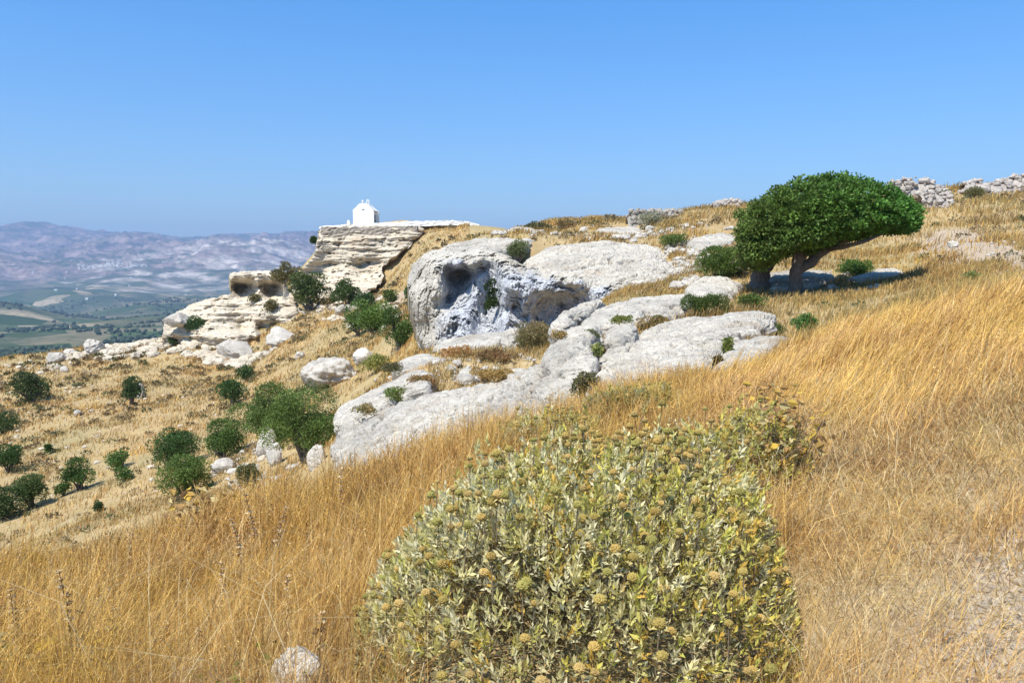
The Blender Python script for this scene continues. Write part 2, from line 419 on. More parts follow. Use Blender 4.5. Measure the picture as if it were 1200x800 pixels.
def ground(x, y, carve=True):
    x = np.atleast_1d(np.asarray(x, float)); y = np.atleast_1d(np.asarray(y, float))
    r = np.hypot(x, y) + 1e-6; q = q3(x, y)
    w = sstep(np.log(r), math.log(215), math.log(430))
    z = np.zeros(len(x))
    m = w < 1
    if m.any():
        xm, ym, rm = x[m], y[m], r[m]
        zz = rbf_near(q[m])
        zz = zz + 0.035 * fbm(xy0(xm, ym, 0.9), 3) * sstep(rm, 0.5, 4)
        zz = zz + 0.22 * fbm(xy0(xm, ym, 0.16, 3.3), 4) * sstep(rm, 16, 60)
        zz = zz + 0.55 * fbm(xy0(xm, ym, 0.055, 5.1), 3) * sstep(rm, 45, 110)
        if carve:
            for s in SLABS:
                bx = s['bb']; c = (xm > bx[0] - .6) & (xm < bx[1] + .6) & (ym > bx[2] - .6) & (ym < bx[3] + .6)
                if not c.any(): continue
                ins = np.zeros(len(xm), bool); ci = np.where(c)[0]; inn = inpoly(xm[ci], ym[ci], s['foot']); ed = polydist(xm[ci], ym[ci], s['foot']); gap = 0.45 if s['D'] > .5 and not s['soft'] else 0.0
                kk = inn | (ed < gap); ins[ci[kk]] = True; ed = np.where(inn, ed, -ed)[kk]
                if not ins.any(): continue
                n, p0 = s['n'], s['p0']
                pz = p0[2] - (n[0] * (xm[ins] - p0[0]) + n[1] * (ym[ins] - p0[1])) / n[2]
                zz[ins] = np.minimum(zz[ins], pz - s['sink'] * sstep(ed, -gap, 0.35) + 0.05)
        z[m] += zz * (1 - w[m])
    m = w > 0
    if m.any():
        xm, ym, rm = x[m], y[m], r[m]
        s = rbf_far(q[m])
        zz = s * rm + EYE
        hi = sstep(rm, 5800, 10500)
        zz = zz + (26 + 40 * sstep(rm, 3200, 5200)) * fbm(xy0(xm, ym, 1 / 900), 4) * sstep(rm, 500, 2500) * (1 - hi)
        zz = zz + hi * (150 * (ridged(xy0(xm, ym, 1 / 1700, 2.2), 7, 0.6) - 0.3)) * (1 - 0.55 * sstep(rm, 11600, 12600))
        z[m] += zz * w[m]
    return z

def gz(x, y): return float(ground(x, y)[0])

_ds = np.exp(np.linspace(math.log(1.4), math.log(400), 1400))
def hit(u, v, dmin=0.0):
    pts = P(u, v, _ds); below = ground(pts[:, 0], pts[:, 1]) > pts[:, 2]
    below &= _ds >= dmin
    k = np.argmax(below)
    if not below.any(): k = np.argmin(np.abs(pts[:, 2] - ground(pts[:, 0], pts[:, 1])) / _ds + (_ds < max(20, dmin)) * 9)
    return pts[k]

# ------------------------------------------------------------------ bedrock slabs and boulders (traced footprints laid on tilted planes)
def star(poly2, n):
    b = chaikin(poly2, 3); c = b.mean(0)
    d = b - c; th = np.arctan2(d[:, 1], d[:, 0]); r = np.hypot(d[:, 0], d[:, 1])
    o = np.argsort(th); th, r = th[o], r[o]
    th = np.concatenate([th - 2 * math.pi, th, th + 2 * math.pi]); r = np.tile(r, 3)
    t = np.arange(n) / n * 2 * math.pi - math.pi
    return c, t, np.interp(t, th, r)

def slab(label, out, plane, H=0.4, D=1.4, p=4.2, amp=0.10, under=0.18, mat=None, res=1.0, cat="rock slab", name="rock_slab", sink=0.45, seed=0, rag=0.05, hide=True, group=None):
    q = [P(*c) for c in plane]
    n = np.cross(q[1] - q[0], q[2] - q[0]); n /= np.linalg.norm(n)
    if n[2] < 0: n = -n
    out = np.asarray(out, float); pl = np.asarray(plane, float)
    A3 = np.stack([pl[:, 0], pl[:, 1], np.ones(3)], 1); k3 = np.linalg.solve(A3, 1 / pl[:, 2])   # a plane has 1/distance linear in the picture
    inv = np.clip(out[:, 0] * k3[0] + out[:, 1] * k3[1] + k3[2], 1 / (1.07 * pl[:, 2].max()), 1 / (0.93 * pl[:, 2].min()))
    W = P(out[:, 0], out[:, 1], 1 / inv)
    c0 = W.mean(0); n = np.linalg.svd(W - c0)[2][2]; n = n if n[2] > 0 else -n
    e1 = np.array([1, 0, 0]) - n * n[0]; e1 /= np.linalg.norm(e1); e2 = np.cross(n, e1)
    p2 = np.stack([(W - c0) @ e1, (W - c0) @ e2], 1)
    size = p2.max(0) - p2.min(0); L = size.max()
    nth = int(min(420, max(90, 90 * L ** 0.5 * res))); nr = int(nth * 0.33)
    c, th, R = star(p2, nth)
    R = 0.965 * R * (1 + rag * fbm(np.stack([np.cos(th) * 2.5, np.sin(th) * 2.5, np.full(nth, seed * 3.7)], 1), 4))
    foot = c0 + (c[0] + R * np.cos(th))[:, None] * e1 + (c[1] + R * np.sin(th))[:, None] * e2
    if hide:
        SLABS.append(dict(foot=foot[:, :2].copy(), n=n, p0=c0, sink=sink, H=H, D=D, soft=False,
                          bb=(foot[:, 0].min(), foot[:, 0].max(), foot[:, 1].min(), foot[:, 1].max())))
    c0 = c0 - n * (0.72 * H)
    rings = []
    for k in range(nr + 1):
        rho = math.sin(k / nr * math.pi / 2) if k < nr else 1.0
        h = H * max(0.0, 1 - rho ** p) ** (1 / p)
        rings.append(c0 + (c[0] + rho * R * np.cos(th))[:, None] * e1 + (c[1] + rho * R * np.sin(th))[:, None] * e2 + n * h)
    ns = max(6, nr // 4)
    for k in range(1, ns + 1):
        s = k / ns; f = 1 - under * math.sin(min(1, s * 1.3) * math.pi / 2)
        g = c0 + (c[0] + f * R * np.cos(th))[:, None] * e1 + (c[1] + f * R * np.sin(th))[:, None] * e2
        rings.append(g - np.array([0, 0, D * s]))
    V = np.concatenate(rings); F = grid_faces(len(rings), nth, True)[:, ::-1]
    N = vnormals(V, F)
    if (N[nth * 3: nth * 6] @ n).mean() < 0: N = -N; F = F[:, ::-1]
    sd = seed * 5.31
    big = fbm(V * (1.1 / max(0.5, L * 0.22)) + sd, 3, 0.5)
    wob = V + 0.25 * np.stack([fbm(V * 0.9 + sd + q, 2) for q in (0, 7, 13)], 1)
    ax = np.stack([wob @ e1 * 0.45 + wob @ e2 * 0.25, wob @ e2 * 1.5 - wob @ e1 * 0.55, wob @ n * 1.5], 1)
    cr1 = np.exp(-(perlin(ax * 0.55 + sd) / 0.035) ** 2); cr2 = np.exp(-(perlin(ax * 1.5 + sd + 5) / 0.06) ** 2)
    st = fbm(ax * 0.8 + sd + 21, 3) * 3; step = (np.floor(st) + sstep(st - np.floor(st), 0.35, 0.65)) / 3
    rough = ridged(V * 2.2 + sd * 2, 4, 0.65); pits = np.clip(fbm(V * 4.5 + sd, 3, .6) - .25, 0, 1)
    edge = np.repeat(np.concatenate([np.linspace(0, 1, nr + 1) ** 3, np.ones(ns)]), nth)
    disp = amp * (0.6 * big + 0.5 * step - 1.25 * cr1 - 0.45 * cr2 + 0.20 * rough - 0.45 * pits + edge * 0.6 * fbm(V * 1.3 + sd + 9, 4, .6))
    V = V + N * disp[:, None]
    ob = obj(name, V, F, mat or M_ROCK, origin=c0, smooth=True)
    return tag(ob, label, cat, group)

slab("biggest pale limestone slab in front, sloping down behind the felted bush",
     [(380, 552), (388, 520), (400, 500), (440, 478), (500, 457), (560, 447), (620, 445), (632, 455), (664, 484), (690, 520), (600, 560), (500, 590), (420, 585)],
     [(390, 552, 15.0), (700, 480, 12.6), (560, 449, 20)], H=0.45, D=2.2, p=3.0, amp=0.20, res=1.7, seed=1)
slab("narrow pale rock strip beside the biggest slab, above the green gully trees",
     [(391, 500), (399, 478), (430, 455), (470, 441), (500, 439), (507, 447), (480, 457), (445, 474), (420, 490), (402, 503)],
     [(395, 498, 21), (505, 443, 25.5), (440, 476, 21.5)], H=0.35, D=2.2, amp=0.13, res=1.2, seed=2)
slab("thin flat pale rock among dry grass, left of the ledge below the cave cliff",
     [(455, 438), (466, 421), (497, 414), (527, 418), (522, 428), (482, 433)], [(457, 438, 28), (525, 420, 30), (470, 422, 31)], H=0.25, amp=0.09, seed=3)
slab("small pale rock patch just above the top edge of the biggest slab",
     [(534, 437), (545, 431), (562, 434), (556, 446), (536, 447)], [(535, 445, 24.2), (560, 435, 26), (545, 431, 27)], H=0.2, amp=0.07, seed=4)
slab("broken pale flake half covered by brown grass, right of the small patch",
     [(588, 441), (600, 432), (618, 432), (624, 441), (610, 447)], [(590, 443, 23), (622, 441, 23), (605, 432, 26)], H=0.2, amp=0.07, seed=44)
slab("long low pale ledge along the foot of the cave cliff",
     [(498, 410), (520, 399), (560, 393), (592, 388), (612, 395), (600, 408), (560, 413), (520, 414)], [(500, 411, 33), (610, 398, 32.5), (560, 393, 36)], H=0.3, amp=0.12, seed=5)
slab("chalky white block beside the grass clump below the cave cliff",
     [(584, 400), (592, 388), (606, 384), (616, 393), (610, 404), (594, 406)], [(585, 402, 30), (615, 402, 30), (600, 386, 31.5)], H=0.45, amp=0.12, seed=6, cat="boulder", name="boulder")
slab("undercut grey boulder at the bottom of the stack, beside the hanging shrub",
     [(617, 450), (622, 436), (648, 428), (690, 436), (702, 455), (690, 470), (655, 466), (628, 462)], [(618, 459, 16.2), (698, 469, 15.0), (650, 447, 17.6)], H=0.34, D=1.6, amp=0.2, seed=7, p=4, cat="boulder", name="boulder", under=0.2)
slab("big rounded boulder overhanging the grey undercut one",
     [(637, 420), (645, 403), (662, 399), (692, 400), (704, 409), (700, 425), (685, 434), (660, 434), (642, 430)], [(638, 424, 17.0), (702, 424, 16.6), (665, 400, 19)], H=0.6, D=0.16, amp=0.17, seed=8, cat="boulder", name="boulder", under=0.38, p=2.4, sink=0.9)
slab("flattish boulder resting above the rounded overhanging boulder",
     [(652, 396), (662, 386), (700, 381), (708, 389), (692, 399), (664, 401)], [(653, 397, 19.6), (706, 391, 19.3), (680, 383, 21.6)], H=0.45, D=0.2, amp=0.13, p=2.5, under=0.35, seed=9, cat="boulder", name="boulder")
slab("white angular rock between the grass clumps above the large right slab",
     [(707, 399), (713, 386), (738, 378), (749, 381), (744, 391), (726, 401), (714, 404)], [(708, 401, 19.6), (745, 391, 20), (728, 381, 22)], H=0.35, amp=0.10, seed=10, cat="boulder", name="boulder")
slab("long tapering pale slab split off left of the smooth upper slab",
     [(643, 388), (652, 370), (676, 358), (712, 351), (704, 361), (675, 380), (655, 393)], [(645, 389, 23.5), (708, 356, 28), (660, 366, 26)], H=0.4, D=1.5, amp=0.12, seed=11)
slab("smooth pale upper slab below the cave cliff rim",
     [(671, 383), (698, 362), (740, 349), (798, 345), (815, 351), (802, 366), (762, 374), (712, 382)], [(674, 384, 23.4), (802, 366, 25), (745, 349, 30)], H=0.4, D=1.4, amp=0.13, res=1.2, seed=12)
slab("large right limestone slab with weathered flutes, behind the golden grass",
     [(693, 437), (704, 415), (740, 394), (790, 374), (850, 365), (900, 367), (916, 375), (885, 392), (853, 405), (840, 442), (805, 464), (740, 475), (704, 466)],
     [(698, 452, 14.4), (905, 370, 23.5), (838, 438, 14.2)], H=0.45, D=1.8, amp=0.19, res=1.6, seed=13)
slab("lower pale shelf at the right end of the large right slab, meeting the golden grass",
     [(836, 440), (848, 410), (885, 399), (936, 396), (926, 408), (890, 425), (860, 448)], [(838, 438, 13.6), (930, 398, 17.6), (855, 407, 17)], H=0.3, D=1.2, amp=0.14, seed=14)
slab("grey rounded rock left of the windswept tree's trunks",
     [(799, 343), (812, 331), (835, 325), (862, 327), (873, 338), (855, 347), (818, 350)], [(800, 345, 29.5), (870, 340, 30.5), (835, 326, 34)], H=0.5, amp=0.12, seed=15, cat="boulder", name="boulder")
slab("low rock in the shade between the tree's two trunks",
     [(885, 332), (900, 321), (930, 317), (975, 319), (985, 328), (950, 336), (905, 338)], [(887, 334, 31.5), (980, 330, 32), (935, 318, 36)], H=0.45, amp=0.12, seed=16, cat="boulder", name="boulder")
slab("bright rock at the right edge of the tree's shadow",
     [(985, 333), (1000, 323), (1040, 314), (1062, 317), (1050, 325), (1015, 334)], [(987, 334, 31.5), (1058, 319, 34), (1020, 318, 35.5)], H=0.25, amp=0.10, seed=17, cat="boulder", name="boulder")
slab("broad cream dome of bare rock on top of the cave cliff",
     [(606, 312), (618, 297), (645, 284), (700, 279), (770, 282), (788, 298), (792, 322), (775, 342), (735, 334), (690, 330), (650, 326), (620, 320)],
     [(608, 314, 40.5), (785, 330, 38.0), (700, 281, 48)], H=0.7, D=0.9, amp=0.24, res=1.6, seed=18, p=2.6)
slab("flat cream rock shelf behind the left end of the cave cliff",
     [(512, 291), (545, 284), (600, 280), (625, 284), (600, 292), (560, 297), (525, 298)], [(515, 294, 46), (610, 288, 46), (560, 281, 54)], H=0.5, amp=0.2, seed=19)
slab("small pale ledge on the brow above the cream shelf",
     [(560, 279), (590, 270), (622, 268), (640, 273), (610, 280)], [(562, 279, 60), (638, 274, 62), (600, 268, 72)], H=0.5, amp=0.2, seed=20)
slab("thin pale ledge in the grass above the cream dome",
     [(690, 272), (710, 267), (745, 267), (760, 272), (720, 276)], [(692, 273, 58), (758, 273, 58), (725, 267, 66)], H=0.35, amp=0.15, seed=21)
slab("pale stony ledge in front of the windswept tree's crown on the left",
     [(800, 285), (830, 276), (858, 274), (866, 282), (840, 290), (812, 292)], [(802, 287, 46), (862, 284, 46), (830, 275, 54)], H=0.3, amp=0.18, seed=22)

# ------------------------------------------------------------------ the ground: one sheet out to the far mountains
def px_world(poly, dmin=0.0):
    return np.array([hit(u, v, dmin)[:2] for u, v in poly])
PATH = px_world([(1085, 840), (1120, 740), (1160, 660), (1200, 605), (1260, 570), (1340, 560), (1420, 700), (1420, 840)])
PATH_FAR = px_world([(1070, 290), (1100, 272), (1135, 270), (1160, 285), (1200, 297), (1260, 305), (1260, 330), (1180, 312), (1120, 297)])
SCAR = px_world([(445, 358), (490, 330), (515, 322), (500, 333), (470, 352), (455, 368)])

az = np.concatenate([np.linspace(-180, -60, 40)[:-1], np.linspace(-60, -40, 30)[:-1], np.linspace(-40, 40, 860)[:-1], np.linspace(40, 60, 30)[:-1], np.linspace(60, 180, 40)[:-1]]) * math.pi / 180
rr = np.concatenate([np.exp(np.linspace(math.log(0.25), math.log(300), 470))[:-1], np.exp(np.linspace(math.log(300), math.log(5200), 160))[:-1], np.exp(np.linspace(math.log(5200), math.log(13600), 250))])
A, Rr = np.meshgrid(az, rr)
gx, gy = (Rr * np.sin(A)).ravel(), (Rr * np.cos(A)).ravel()
gzv = ground(gx, gy)
VG = np.stack([gx, gy, gzv], 1)
FG = grid_faces(len(rr), len(az), True)[:, ::-1]
cap = len(VG)
VG = np.concatenate([VG, [[0, 0, gz(0.0, 0.01)]]])
na = len(az)
capF = np.stack([np.arange(na), np.roll(np.arange(na), -1), np.full(na, cap), np.full(na, cap)], 1)
rg = np.hypot(VG[:, 0], VG[:, 1])
far = sstep(rg, 300, 700)
bare = np.zeros(len(VG))
for poly, soft in ((PATH, 0.5), (PATH_FAR, 1.2), (SCAR, 1.5)):
    d = polydist(VG[:, 0], VG[:, 1], poly); ins = inpoly(VG[:, 0], VG[:, 1], poly)
    bare = np.maximum(bare, np.where(ins, 1, np.clip(1 - d / soft, 0, 1)))
# bare rock on the far mountains: steep faces and the pale massif above the village
Nn = vnormals(VG, FG); steep = 1 - np.abs(Nn[:, 2])
rk = sstep(steep + 0.05 * fbm(xy0(VG[:, 0], VG[:, 1], 1 / 600), 4), 0.012, 0.075) * sstep(rg, 6300, 8000)
mc = P(255, 318, 7400)
ms = sstep(1500 - np.hypot((VG[:, 0] - mc[0]) * 1.2, (VG[:, 1] - mc[1]) * 0.75) + 500 * fbm(xy0(VG[:, 0], VG[:, 1], 1 / 500, 8), 4), 0, 700)
pale = ms * sstep(fbm(xy0(VG[:, 0], VG[:, 1], 1 / 350, 9), 4) + steep * 3, -0.1, 0.7)
FG = np.concatenate([FG, capF[:, [0, 1, 2, 3]]])
FG3 = FG  # quads; the cap's quads are degenerate at the pole

def ground_mat():
    m, nt, b = new_mat("dry hillside and valley"); T = NT(nt); p = T.pos()
    # near: straw, brown phrygana, pale soil
    n1 = T.noise(p, 0.35, 6, 0.65); n2 = T.noise(p, 2.2, 6, 0.7); n3 = T.noise(p, 0.09, 5, 0.6); n4 = T.noise(p, 14, 4, 0.7)
    c = T.mix(T.ramp(n1, [(0.38, 0), (0.62, 1)]), (0.44, 0.315, 0.15), (0.34, 0.24, 0.115))
    c = T.mix(T.math('MULTIPLY', T.ramp(n3, [(0.48, 0), (0.66, 1)]), 0.7), c, (0.30, 0.25, 0.12))
    c = T.mix(T.math('MULTIPLY', T.ramp(n2, [(0.55, 0), (0.68, 1)]), 0.75), c, (0.52, 0.42, 0.28))
    c = T.mix(T.math('MULTIPLY', T.ramp(n4, [(0.56, 0), (0.68, 1)]), 0.45), c, (0.18, 0.125, 0.065))
    pb = T.mix(T.ramp(T.noise(p, 20, 5, 0.75), [(0.4, 0), (0.6, 1)]), (0.34, 0.245, 0.155), (0.48, 0.375, 0.26))
    gr = T.noise(p, 75, 3, 0.8)
    pb = T.mix(T.math('MULTIPLY', T.ramp(gr, [(0.52, 0), (0.62, 1)]), 0.7), pb, (0.52, 0.46, 0.38))
    pb = T.mix(T.math('MULTIPLY', T.ramp(T.noise(p, 48, 3, 0.8), [(0.55, 0), (0.64, 1)]), 0.7), pb, (0.12, 0.085, 0.055))
    c = T.mix(T.attr("bare"), c, pb)
    # far: fields, groves, pale earth, mountain rock
    pf = T.mapping(p, (1, 1, 0.2))
    cells = T.vor(pf, 1 / 150, 'F1', "Color")
    sep = T.n("ShaderNodeSeparateColor"); T.l(cells, sep.inputs[0])
    fld = T.ramp(sep.outputs[0], [(0.0, (0.035, 0.062, 0.022)), (0.34, (0.05, 0.085, 0.03)), (0.36, (0.085, 0.10, 0.045)), (0.58, (0.07, 0.105, 0.04)), (0.60, (0.29, 0.225, 0.13)), (0.74, (0.37, 0.30, 0.19)), (0.76, (0.13, 0.125, 0.065)), (1.0, (0.21, 0.17, 0.10))], 'LINEAR')
    scrub = T.ramp(T.noise(p, 1 / 260, 8, 0.72), [(0.36, (0.035, 0.06, 0.028)), (0.52, (0.07, 0.085, 0.045)), (0.60, (0.16, 0.14, 0.085)), (0.70, (0.34, 0.28, 0.2))])
    fm = T.ramp(T.noise(p, 1 / 700, 4, 0.55), [(0.42, 0), (0.56, 1)])
    fc = T.mix(fm, scrub, fld)
    grain = T.noise(p, 1 / 22, 4, 0.8)
    fc = T.mix(T.math('MULTIPLY', T.ramp(grain, [(0.5, 0), (0.62, 1)]), 0.6), fc, (0.03, 0.05, 0.02))
    rc = T.ramp(T.noise(p, 1 / 180, 7, 0.75), [(0.38, (0.07, 0.075, 0.05)), (0.49, (0.20, 0.145, 0.12)), (0.66, (0.40, 0.29, 0.24))])
    fc = T.mix(T.attr("rockf"), fc, rc)
    fc = T.mix(T.math('MULTIPLY', T.attr("pale"), 0.95), fc, T.ramp(T.noise(p, 1 / 120, 6, 0.75), [(0.4, (0.22, 0.19, 0.15)), (0.6, (0.66, 0.56, 0.46))]))
    c = T.mix(T.attr("far"), c, fc)
    nt.links.new(c, b.inputs["Base Color"]); b.inputs["Roughness"].default_value = 0.97
    b.inputs["Specular IOR Level"].default_value = 0.05
    h = T.math('ADD', T.math('MULTIPLY', n2, 0.5), T.math('MULTIPLY', n4, 0.25))
    nt.links.new(T.bump(h, 0.6, 0.08), b.inputs["Normal"])
    return m
ground_o = obj("ground", VG, FG3, ground_mat(), attrs=dict(far=far, bare=bare, rockf=rk, pale=pale), smooth=True)
tag(ground_o, kind='structure')

# ------------------------------------------------------------------ the air: haze that fades the valley and the far mountains
zmin, zmax = VG[:, 2].min() - 1.0, max(VG[:, 2].max(), 30) + 15
hv, hf = box(-13800, 13800, -13800, 13800, zmin, zmax)
hm = bpy.data.materials.new("pale blue air"); hm.use_nodes = True
hn = hm.node_tree; hn.nodes.remove(hn.nodes["Principled BSDF"])
pv = hn.nodes.new("ShaderNodeVolumePrincipled")
pv.inputs["Color"].default_value = (0.44, 0.63, 0.95, 1); pv.inputs["Density"].default_value = 9.0e-5
pv.inputs["Anisotropy"].default_value = 0.1
hn.links.new(pv.outputs[0], hn.nodes["Material Output"].inputs["Volume"])
tag(obj("haze", hv, hf, hm), kind='stuff')

# ------------------------------------------------------------------ rock faces
def relief(name, label, poly, ctrl, noise, mat, step=0.8, back=6.0, rnd=1.2, smooth=True, cat="cliff", lam=1e-3, rag=2.0, pig=None):
    """a rock face: traced outline, its own distances (recesses, overhangs, bulges), closed behind"""
    poly = np.asarray(poly, float); ctrl = np.asarray(ctrl, float)
    f = RBF(ctrl[:, :2] / 50, ctrl[:, 2], lam)
    u0, u1, v0, v1 = poly[:, 0].min(), poly[:, 0].max(), poly[:, 1].min(), poly[:, 1].max()
    us = np.arange(u0, u1 + step, step); vs_ = np.arange(v0, v1 + step, step)
    U, Vv = np.meshgrid(us, vs_); U, Vv = U.ravel(), Vv.ravel(); nc = len(us)
    jit = fbm(np.stack([U * 0.12, Vv * 0.12, np.zeros_like(U)], 1), 3) * rag
    pd = chaikin(poly, 1)
    inside = inpoly(U + jit, Vv + jit * 0.7, pd)
    d0 = f(np.stack([U, Vv], 1) / 50)
    W = P(U, Vv, d0)
    d = d0 + noise(W, U, Vv)
    e = polydist(U, Vv, pd) / FPX * d0
    k = np.clip(1 - e / rnd, 0, 1); d = d + rnd * (1 - np.sqrt(np.clip(1 - k * k, 0, 1)))
    W = P(U, Vv, d)
    q = grid_faces(len(vs_), nc)[:, ::-1]
    q = q[inside[q].all(1)]
    used = np.unique(q); mp = -np.ones(len(W), int); mp[used] = np.arange(len(used))
    q = mp[q]; V = W[used]
    # close it behind
    ed = np.concatenate([q[:, [0, 1]], q[:, [1, 2]], q[:, [2, 3]], q[:, [3, 0]]])
    key = np.sort(ed, 1); _, inv, cnt = np.unique(key[:, 0] * len(V) + key[:, 1], return_inverse=True, return_counts=True)
    be = ed[cnt[inv] == 1]
    bv = np.unique(be); m2 = -np.ones(len(V), int); m2[bv] = np.arange(len(bv)) + len(V)
    rdir = V[bv] - np.array([0, 0, EYE]); rdir[:, 2] = 0; rdir /= np.linalg.norm(rdir, axis=1)[:, None]
    B = V[bv] + rdir * back + np.array([0, 0, -0.22 * back])
    F2 = np.stack([be[:, 1], be[:, 0], m2[be[:, 0]], m2[be[:, 1]]], 1)
    V = np.concatenate([V, B]); F = np.concatenate([q, F2])
    cen = V[:len(used)].mean(0)
    cr_ = np.ones(len(V)) if pig is None else np.concatenate([pig(U[used], Vv[used]), np.ones(len(bv))])
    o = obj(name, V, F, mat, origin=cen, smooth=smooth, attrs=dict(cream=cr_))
    return tag(o, label, cat)

def cliff_noise(W, U, Vv):
    blk = fbm(W * 0.5, 3)
    q = fbm(W * np.array([.8, .8, .5]) + 9, 3) * 2.5; st = (np.floor(q) + sstep(q - np.floor(q), .3, .7)) / 2.5
    pits = np.clip(fbm(W * 1.5 + 4, 5, .7) - .2, 0, 1)
    streak = fbm(W * np.array([2.6, 2.6, .5]), 4, .6)
    return 0.22 * blk + 0.30 * st + 0.45 * pits + 0.13 * streak + 0.06 * fbm(W * 4.5, 4, .7)
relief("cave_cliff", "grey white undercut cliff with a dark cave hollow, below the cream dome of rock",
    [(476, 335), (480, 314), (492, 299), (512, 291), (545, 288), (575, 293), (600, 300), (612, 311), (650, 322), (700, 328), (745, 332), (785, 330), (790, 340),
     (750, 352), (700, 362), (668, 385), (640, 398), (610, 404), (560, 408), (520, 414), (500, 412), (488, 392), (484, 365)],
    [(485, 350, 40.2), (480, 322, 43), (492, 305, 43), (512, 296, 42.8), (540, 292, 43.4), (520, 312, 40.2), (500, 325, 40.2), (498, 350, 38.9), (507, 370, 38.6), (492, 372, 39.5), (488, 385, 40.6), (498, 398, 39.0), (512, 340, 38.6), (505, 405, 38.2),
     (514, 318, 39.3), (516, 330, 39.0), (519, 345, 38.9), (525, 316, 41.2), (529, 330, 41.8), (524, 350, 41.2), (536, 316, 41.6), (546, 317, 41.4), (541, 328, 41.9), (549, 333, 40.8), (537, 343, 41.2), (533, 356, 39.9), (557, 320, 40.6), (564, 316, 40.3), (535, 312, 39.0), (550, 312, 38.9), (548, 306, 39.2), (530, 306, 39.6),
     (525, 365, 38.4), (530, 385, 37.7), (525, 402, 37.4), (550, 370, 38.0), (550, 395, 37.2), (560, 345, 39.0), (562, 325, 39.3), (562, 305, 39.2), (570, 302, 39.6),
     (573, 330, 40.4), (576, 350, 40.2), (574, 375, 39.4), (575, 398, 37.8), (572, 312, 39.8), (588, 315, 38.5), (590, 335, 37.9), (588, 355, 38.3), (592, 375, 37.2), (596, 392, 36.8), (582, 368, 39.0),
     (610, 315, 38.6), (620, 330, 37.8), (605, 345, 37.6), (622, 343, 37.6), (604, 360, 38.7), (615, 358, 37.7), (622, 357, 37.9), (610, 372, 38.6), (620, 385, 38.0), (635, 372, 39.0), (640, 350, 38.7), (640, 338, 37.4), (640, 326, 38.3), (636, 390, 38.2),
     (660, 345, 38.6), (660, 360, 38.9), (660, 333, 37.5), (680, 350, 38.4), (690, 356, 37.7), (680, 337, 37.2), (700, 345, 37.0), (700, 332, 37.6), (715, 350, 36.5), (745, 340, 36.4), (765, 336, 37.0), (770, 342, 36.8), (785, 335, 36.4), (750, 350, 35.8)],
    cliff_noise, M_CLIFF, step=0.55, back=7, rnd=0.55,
    pig=lambda U, Vv: np.clip(np.maximum(1 - sstep(U + 10 * fbm(np.stack([U * .05, Vv * .05, 0 * U], 1), 3), 508, 532), 1 - sstep(Vv + 8 * fbm(np.stack([U * .06, Vv * .06, 0 * U + 4], 1), 3), 300 + np.clip(U - 545, 0, 400) * .2, 312 + np.clip(U - 545, 0, 400) * .2)), 0, 1))  # where the rock is cream; the remainder takes the painted shade tint

def crag_noise(W, U, Vv):
    z = W[:, 2] + 0.5 * fbm(W * 0.08, 2)
    bed = fbm(np.stack([W[:, 0] * 0.05, W[:, 1] * 0.05, z * 1.15], 1), 4, 0.6)
    blk = fbm(W * np.array([0.35, 0.35, 0.9]), 4, 0.55)
    holes = np.clip(fbm(W * np.array([0.6, 0.6, 1.5]) + 3, 3) - 0.35, 0, 1)
    return 0.55 * bed + 0.5 * blk + 1.6 * holes
def bands(rows):
    c = []
    for v, uls in rows:
        for u, d in uls: c.append((u, v, d))
    return c
relief("chapel_crag", "tall cream crag in level beds with a dark overhang line, under the white chapel",
    [(372, 276), (376, 267), (400, 264), (470, 264), (500, 266), (494, 276), (480, 288), (462, 302), (446, 314), (452, 326), (436, 340), (425, 348), (380, 350), (345, 350), (338, 330), (352, 316), (366, 302), (370, 288)],
    bands([(262, [(370, 139), (430, 138), (500, 136)]), (274, [(370, 138.2), (430, 137.2), (500, 135)]), (278, [(370, 136.9), (430, 135.9), (480, 134.4)]),
           (292, [(368, 136.2), (430, 135), (470, 133.5)]), (307, [(366, 135.7), (420, 134.6), (455, 133)]), (313, [(372, 136.8), (395, 136.4), (420, 135.9), (446, 134.0)]), (317, [(360, 136.5), (395, 135.6), (420, 134.4), (446, 132)]),
           (320, [(350, 134.8), (400, 133.2), (445, 131.2)]), (330, [(345, 134), (400, 131.8), (440, 130)]), (333, [(350, 135.2), (375, 134.8), (400, 133.4), (430, 130.6)]), (337, [(345, 133), (400, 130.4), (435, 128.8)]),
           (343, [(345, 132), (400, 129.2), (430, 127.6)]), (350, [(345, 130), (400, 127), (430, 126)])]),
    (lambda W, U, Vv: crag_noise(W, U, Vv) - 4.6), M_CRAG, step=0.55, back=14, rnd=0.7, lam=2e-4)
relief("cave_crag", "small cream crag with two dark caves under its flat top, left of the chapel",
    [(268, 326), (270, 319), (292, 317), (322, 317), (330, 322), (342, 344), (350, 354), (330, 358), (262, 356), (240, 352), (262, 346), (274, 342)],
    bands([(317, [(270, 126), (300, 125), (330, 124)]), (325, [(268, 124.5), (300, 123.5), (335, 122.5)]), (329, [(272, 124.6), (285, 124), (300, 123.4), (318, 123), (335, 122)]), (333, [(276, 129), (286, 129), (296, 125.4), (302, 123.6), (310, 126.5), (322, 126.5), (334, 122.2)]),
           (341, [(276, 129), (286, 129), (298, 126), (303, 123.4), (312, 127), (326, 126), (338, 121)]), (345, [(270, 123), (300, 122), (340, 120)]), (352, [(250, 121.5), (300, 120), (345, 119)]), (358, [(250, 119), (300, 118), (345, 117.5)])]),
    crag_noise, M_CRAG, step=0.55, back=10, rnd=0.5, lam=2e-4)
